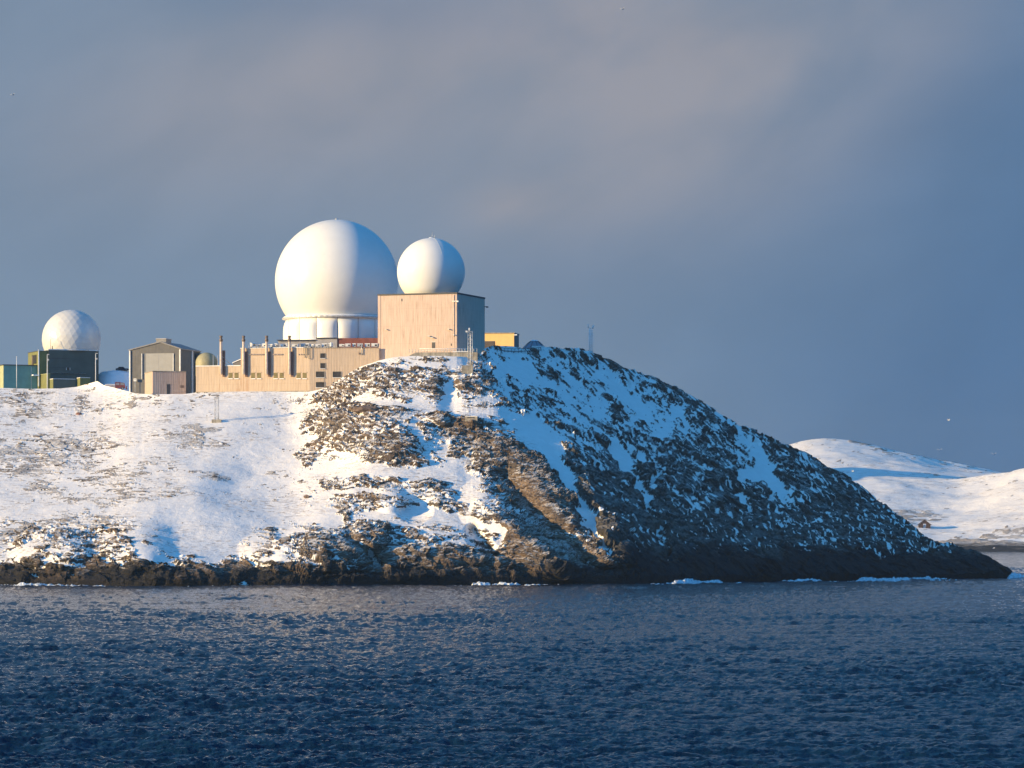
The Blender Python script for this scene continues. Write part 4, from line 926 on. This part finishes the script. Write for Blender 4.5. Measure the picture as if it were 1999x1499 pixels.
T.p(rbs, 'ribs', dark); T.p(MB().box(-1., 3.6, -5.2, -4., .1, 1.).box(-.8, 3.3, -5.3, -4., 1., 1.25), 'entrance', white)
gp = [ground_at(p_, q_) for p_, q_ in ((966, 684), (985, 687), (1005, 688.5), (1025, 688.5), (1043, 687), (1056, 684))]
T = Thing('railing', 'dark post-and-rail fence along the snowy brow right of the tall block', 'railing', gp[0], 0)
pts = []
for k in range(16):
    f_ = k/15*(len(gp)-1); i = min(int(f_), len(gp)-2); g_ = gp[i].lerp(gp[i+1], f_-i)-gp[0]; pts.append(g_)
    T.p(MB().tube(g_-Vector((0,0,.4)), g_+Vector((0,0,1.25)), .08, n=6), 'post', dark)
T.p(MB().path([p+Vector((0,0,1.2)) for p in pts], .07), 'top_rail', dark); T.p(MB().path([p+Vector((0,0,.35)) for p in pts], .1), 'bottom_rail', dark)

# ------------------------------------------------------------------ lattice masts
def lattice(T, h, w_, mat, step=1.3, r=.075):
    for x, y in ((-w_/2, -w_/2), (w_/2, -w_/2), (w_/2, w_/2), (-w_/2, w_/2)): T.p(MB().tube((x, y, 0), (x, y, h), r*1.15, n=6), 'leg', mat)
    b = MB(); n = max(2, int(h/step)); c = [(-w_/2, -w_/2), (w_/2, -w_/2), (w_/2, w_/2), (-w_/2, w_/2)]
    for k in range(n):
        z0, z1 = h*k/n, h*(k+1)/n
        for i in range(4):
            p, q = c[i], c[(i+1) % 4]
            if (k+i) % 2: p, q = q, p
            b.tube((*p, z0), (*q, z1), r*.75, n=5); b.tube((*p, z1), (*q, z1), r*.75, n=5)
    T.p(b, 'lattice', mat)
g0 = ground_at(423, 823); T = Thing('lattice_mast', 'short lattice mast standing alone on the snow slope below the long beige building', 'mast', g0-Vector((0,0,.3)))
h_ = zat(774, g0.y)-g0.z; lattice(T, h_, 1.15, galv, 1.2, .06); T.p(MB().box(-1.5, 1.5, -1.2, 1.2, -.6, .9), 'foot', plinth); T.p(MB().box(-.8, .8, -.8, .8, h_, h_+.12), 'head_plate', galv)
g0 = ground_at(912, 724); T = Thing('lattice_mast', 'tall lattice mast with floodlights on a concrete foot in front of the terrace', 'mast', (xat(918, g0.y-1), g0.y-1, g0.z-.3))
h_ = zat(646, g0.y)-g0.z; lattice(T, h_, 1.45, galv, 1.15, .085); xk = xat(902, g0.y)-T.loc.x
T.p(MB().box(xk, .9, -1.5, 1.5, -1.2, 1.8), 'foot', plinth); T.p(MB().box(-1.5, -.9, -.5, 0, h_-.2, h_+.3).box(-.6, -.1, -.4, .2, h_+.4, h_+1.2).tube((-.3, -.1, h_), (-.3, -.1, h_+.5), .08), 'floodlight', white)
T.p(MB().tube((.1, -.8, 1.5), (.1, -.8, h_-1), .12), 'conduit', white)
T.p(MB().tube((.72, .72, h_), (.72, .72, h_+.4), .08), 'rod', galv)
mastw = paint('pale_mast_paint', (.66, .67, .68), .5, .1, 1.)
g0 = ground_at(1153, 692); T = Thing('antenna_mast', 'slim grey mast with small antennas alone on the skyline of the dark slope', 'mast', g0-Vector((0,0,.4)))
h_ = zat(640, g0.y)-g0.z+.4; T.p(MB().tube((-.25, 0, 0), (-.25, 0, h_), .17, n=8).tube((.45, .2, 0), (.45, .2, h_*.93), .14, n=8), 'pole', mastw)
rg = MB()
for k in range(9): rg.tube((-.25, 0, 1.2+k*.9), (.45, .2, 1.2+k*.9), .06, n=5)
T.p(rg, 'rungs', mastw); T.p(MB().box(-.9, .9, -.1, .3, h_-2.2, h_-2.05), 'crossarm', mastw)
T.p(MB().tube((-.9, 0, 1.), (-.8, 0, h_-2.1), .03).tube((1.1, 0, 1.), (.8, 0, h_-2.1), .03), 'guy_wire', mastw)
T.p(MB().tube((-.25, 0, h_-.1), (-.85, 0, h_+.3), .06).tube((-.85, 0, h_), (-.85, 0, h_+1.3), .13), 'antenna', white)
T.p(MB().tube((-.25, 0, h_-.2), (.7, 0, h_+.1), .06).tube((.7, -.1, h_-.3), (.9, -.2, h_+.9), .2), 'antenna', white)
T.p(MB().box(-.9, .7, -.8, .8, .0, 1.5).box(-1.2, 1.2, -1., 1., -.6, .5), 'foot', white)

# ------------------------------------------------------------------ small things on the slope
def rock(name, label, cat, p, r, mat, seed):
    bm = bmesh.new(); bmesh.ops.create_icosphere(bm, subdivisions=3, radius=1.)
    for v in bm.verts:
        c = v.co; n = 1+.35*float(perlin(np.array([c.x*1.3+seed]), np.array([c.y*1.3]), np.array([c.z*1.3]))[0])+.12*float(perlin(np.array([c.x*4+seed]), np.array([c.y*4]), np.array([c.z*4]))[0])
        v.co = Vector((c.x*r[0]*n, c.y*r[1]*n, c.z*r[2]*n))
    me = bpy.data.meshes.new(name); bm.to_mesh(me); bm.free(); me.materials.append(mat)
    o = bpy.data.objects.new(name, me); col.objects.link(o); o.location = p; tag(o, label, cat); return o
rockm = paint('brown_boulder_rock', (.17, .12, .09), .9, .4, .9, bump=.2)
rock('boulder', 'small reddish boulder poking out of the snow field on the left', 'boulder', ground_at(154, 808), (.9, .8, .6), paint('red_boulder_rock', (.22, .10, .07), .9, .3, 1.), 2)
rock('boulder', 'flat brown slab of rock in the snow below the slope under the stair wing', 'boulder', ground_at(714, 800), (4.2, 2.5, 1.3), rockm, 9)
rock('boulder', 'dark boulder on the snow of the lower left hillside edge of the brown slope', 'boulder', ground_at(600, 970), (1.2, 1., .7), rockm, 5)
g0 = ground_at(921, 815); T = Thing('concrete_block', 'small pale concrete emplacement on top of the dark rock ledge halfway up the slope', 'concrete block', g0+Vector((0,0,0)), -8)
T.p(MB().box(-1.9, 1.9, -1.2, 1.5, -1.5, .35), 'block', plinth); T.p(MB().box(-1.2, 1., -1.25, -1.19, -.2, .15), 'slot', dark); T.p(MB().box(-1.95, 1.95, -1.2, 1.5, .35, .5), 'snow_cap', snowm)
for px_, py_, lab in ((567, 785, 'thin marker post at the end of the snow track below the long building'), (404, 822, 'short marker post beside the foot of the lone lattice mast')):
    T = Thing('marker_post', lab, 'post', ground_at(px_, py_)-Vector((0,0,.2))); T.p(MB().tube((0,0,0), (0,0,2.1), .07, n=6), 'stake', plinth); T.p(MB().box(-.12, .12, -.05, .05, 1.8, 2.15), 'cap', flueh)

# far hut
def far_at(pxq, pyq):
    i = int(np.argmin(np.abs(fpx-pxq))); c = HY-(ZA[i]-CH)/YA[i]*F; ok = np.arange(len(c)) < k1; j = int(np.argmin(np.where(ok, np.abs(c-pyq), 1e9))); return Vector((xat(pxq, YA[i, j]), YA[i, j], ZA[i, j]))
g0 = far_at(1805, 1031); k = g0.y/F
T = Thing('far_hut', 'brown gabled hut with an open doorway alone on the distant snow slope', 'hut', g0-Vector((0,0,.5)), -4)
hw = 11.5*k; he = 8*k; ha = 16.5*k; wood = paint('brown_boards', (.045, .022, .017), .8, .2)
T.p(MB().front([(-hw, 0), (-2.8*k, 0), (-2.8*k, 9.5*k), (2.8*k, 9.5*k), (2.8*k, 0), (hw, 0), (hw, he), (0, ha), (-hw, he)], 0, 1.), 'front_wall', wood)
T.p(MB().box(-hw, -hw+.4, 1., 9, 0, he).box(hw-.4, hw, 1., 9, 0, he), 'side_wall', wood)
T.p(MB().front([(-hw-.8, he-.4), (0, ha+.1), (hw+.8, he-.4), (hw+.8, he-.1), (0, ha+.5), (-hw-.8, he-.1)], -.5, 9.4), 'roof', wood)
T.p(MB().front([(-hw+.4, 0), (-4*k, 0), (-5*k, 4*k)], .9, 1.2), 'brace', wood)
T.p(MB().front([(-2.6*k, 0), (2.6*k, 0), (2.4*k, 6.5*k), (-1.6*k, 7.5*k)], 2., 4.), 'drifted_snow', snowm)

# ------------------------------------------------------------------ gulls
def gull(label, px_, py_, Yd, span, roll):
    T = Thing('gull', label, 'bird', P(px_, py_, Yd), random.uniform(-60, 60), 'white gulls over the bay'); k = span/2
    b = MB().lathe([(.01, -.34), (.05, -.28), (.09, -.1), (.1, .05), (.07, .2), (.045, .26), (.05, .31), (.035, .37), (.008, .42)], 10)
    b.v = [(y, z, -x) for x, y, z in b.v]; b.v = [(x*k*1.2, y*k*1.2, z*k*1.2) for x, y, z in b.v]
    T.p(b, 'body', white)
    for s_ in (-1, 1):
        vs_ = [(0, .12), (0, -.1), (.45, .02), (.48, .2), (1., -.12), (.98, -.05)]; up = [0, 0, .28+roll, .28+roll, .18+roll, .18+roll]
        V1 = [(s_*(.05+x)*k, y*k, u*k) for (x, y), u in zip(vs_, up)]; V2 = [(x, y, z-.03*k) for x, y, z in V1]
        T.p(MB().add(V1+V2, [(0,1,2,3), (3,2,4,5), (9,8,7,6), (11,10,8,9), (0,3,9,6), (3,5,11,9), (1,7,8,2), (2,8,10,4), (4,10,11,5)]), 'wing', white)
for lab, a in (('gull high in the grey sky near the left edge', (25, 185, 620, 1.3, 0)), ('gull at the very top of the sky right of the middle', (1215, 18, 620, 1.3, .1)),
               ('gull in the blue sky above the far snowy hill', (1852, 820, 760, 1.4, .1)), ('gull just above the crest of the far snowy hill', (1834, 878, 820, 1.4, 0)),
               ('gull in the sky near the right edge above the nearer far slope', (1940, 887, 820, 1.4, .2)), ('gull in front of the shaded part of the far hill beside the dark slope', (1665, 920, 850, 1.5, .1)),
               ('gull skimming low over the dark sea below the headland', (915, 1192, 560, 1.3, .1))): gull(lab, *a)

# ------------------------------------------------------------------ sea air
hz = MB().box(-3000, 3000, -60, 6500, -4, 215).build('haze', bpy.data.materials.new('sea_haze')); tag(hz, kind='stuff')
hm = hz.data.materials[0]; hm.use_nodes = True; hm.node_tree.nodes.clear(); t = NT(hm.node_tree)
pv = t.new('ShaderNodeVolumePrincipled'); pv.inputs['Color'].default_value = (.55, .78, 1, 1); pv.inputs['Density'].default_value = 3.2e-5; pv.inputs['Anisotropy'].default_value = .2
ou = t.new('ShaderNodeOutputMaterial'); t.l.new(pv.outputs[0], ou.inputs['Volume'])

# ------------------------------------------------------------------ render settings
scn.render.engine = 'CYCLES'; scn.cycles.max_bounces = 5; scn.cycles.diffuse_bounces = 3; scn.cycles.glossy_bounces = 3
scn.render.resolution_x = 1024; scn.render.resolution_y = 768
